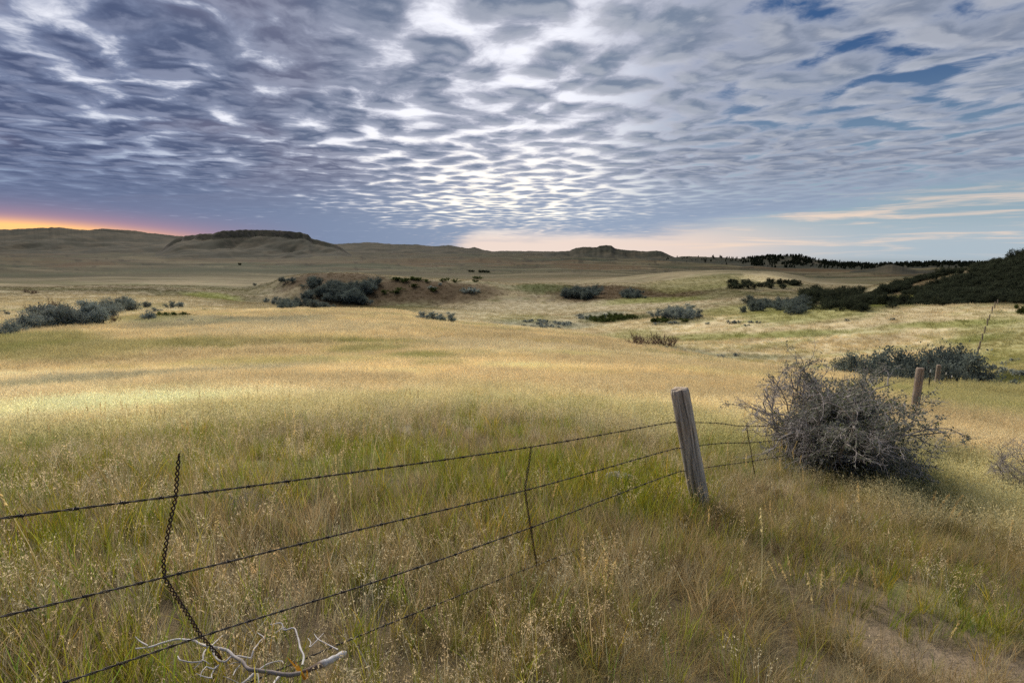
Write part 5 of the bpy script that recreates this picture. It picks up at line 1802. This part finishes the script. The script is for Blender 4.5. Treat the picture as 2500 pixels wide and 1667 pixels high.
PROTO['pine'] = [conifer_proto(300 + i, (0.020, 0.028, 0.018), (0.045, 0.055, 0.033)) for i in range(4)]
NAME['pine'] = 'pine_tree'; CAT['pine'] = 'tree'


def stuff_collection(name, kinds):
    col = bpy.data.collections.new(name)
    k = 0
    for kind in kinds:
        for tr, cr, zt in PROTO[kind]:
            o = bpy.data.objects.new('%s_%02d' % (name, k), cr); col.objects.link(o); k += 1
    return col, k


def wooded_hill():
    col, nv = stuff_collection('hill_scrub_proto', ['dark'])
    pts = []
    n = 7500
    x = s_rng.uniform(1960, 2500, n); y = s_rng.uniform(575, 706, n)
    for a, b in zip(x, y):
        lim = np.interp(a, [1960, 2020, 2060, 2120, 2200, 2290, 2352, 2500], [690, 672, 652, 637, 623, 608, 593, 568])
        if b < lim + 1.5: continue
        low = np.interp(a, [1960, 2050, 2150, 2280, 2352, 2500], [700, 702, 704, 700, 700, 700])
        if b > low: continue
        # open grassy streaks
        if (abs(b - np.interp(a, [2090, 2250], [664, 622])) < 9 and 2085 < a < 2255): continue
        if 2010 < a < 2120 and 678 < b < 697: continue
        p = hit(a, b, 170, 330)
        if float(fbm(np.array(p[0] * 0.05), np.array(p[1] * 0.05), 3, 5)) < -0.35: continue
        pts.append(p)
    pts = np.array(pts)
    s = s_rng.uniform(1.2, 2.4, len(pts)) * (1 + 0.7 * (s_rng.random(len(pts)) < 0.15))
    sc = np.stack([s * 1.15, s * 1.15, s], -1)
    scatter('hillside_scrub', 'dense black green scrub covering the wooded hillside', 'scrub', col, nv, pts - [0, 0, 0.1], sc, np.ones((len(pts), 3)), 0.08)
    # trees that stand clear on the skyline
    for i, (px, yt, yb, kind) in enumerate(((2345, 570, 598, 'dark'), (2333, 572, 600, 'dark'), (2318, 584, 604, 'dark'), (2300, 590, 606, 'dark'), (2282, 592, 610, 'dark'), (2262, 598, 614, 'dark'), (2243, 600, 620, 'dark'), (2232, 604, 622, 'dark'), (2205, 614, 628, 'dark'), (2352, 574, 596, 'dark'))):
        p = hit(px, yb + 4, 200, 320)
        shrub(kind, p, (yb + 2 - yt) * DS / F_PX * p[1], 'dark juniper tree on the skyline of the wooded hill', 'junipers on the skyline', 0.8, 'juniper_tree', 'tree')
    for px, yb, h in ((2142, 640, 14), (2150, 642, 16), (2135, 641, 10)):
        p = hit(px, yb + 3, 200, 330)
        shrub('pine', p, h * DS / F_PX * p[1], 'dark narrow tree at the low end of the wooded hill', 'narrow trees at the hill end', 1.0)


wooded_hill()


def ridge_pines():
    col, nv = stuff_collection('pine_proto', ['pine'])
    A, T, rr, AA, h = RIDGE['A'], RIDGE['T'], RIDGE['rr'], RIDGE['AA'], RIDGE['h']
    xs = np.interp(A, azr(np.array([1400., 1700., 2000., 2300., 2450.]), np.full(5, 600.), 2700)[0], [1400., 1700., 2000., 2300., 2450.])
    pts = []
    for _ in range(9000):
        j = int(s_rng.integers(2, len(A) - 2))
        ti = int(s_rng.integers(16, 50))
        x = xs[j]
        dens = np.interp(x, [1600, 1700, 1725, 1745, 1855, 1875, 1920, 2000, 2330], [0.05, 0.1, 0.6, 1.0, 1.0, 0.5, 0.65, 0.7, 0.8])
        t = T[ti]
        dens *= np.interp(t, [-0.62, -0.42, -0.2, 0.05, 0.4], [0.1, 0.5, 0.9, 1, 0.8])
        if s_rng.random() > dens: continue
        if fbm(np.array(AA[ti, j] * 120), np.array(t * 4), 3, 66) < -0.25: continue
        r = rr[ti, j] + s_rng.normal(0, 6); a = AA[ti, j] + s_rng.normal(0, 0.0004)
        pts.append((r * math.sin(a), r * math.cos(a), h[ti, j] - 1.0))
    pts = np.array(pts)
    s = s_rng.uniform(6, 13, len(pts))
    scatter('pine_wood', 'dark strip of pine wood along the far ridge', 'wood', col, nv, pts, np.stack([s * 1.3, s * 1.3, s], -1), np.ones((len(pts), 3)), 0.05)


ridge_pines()
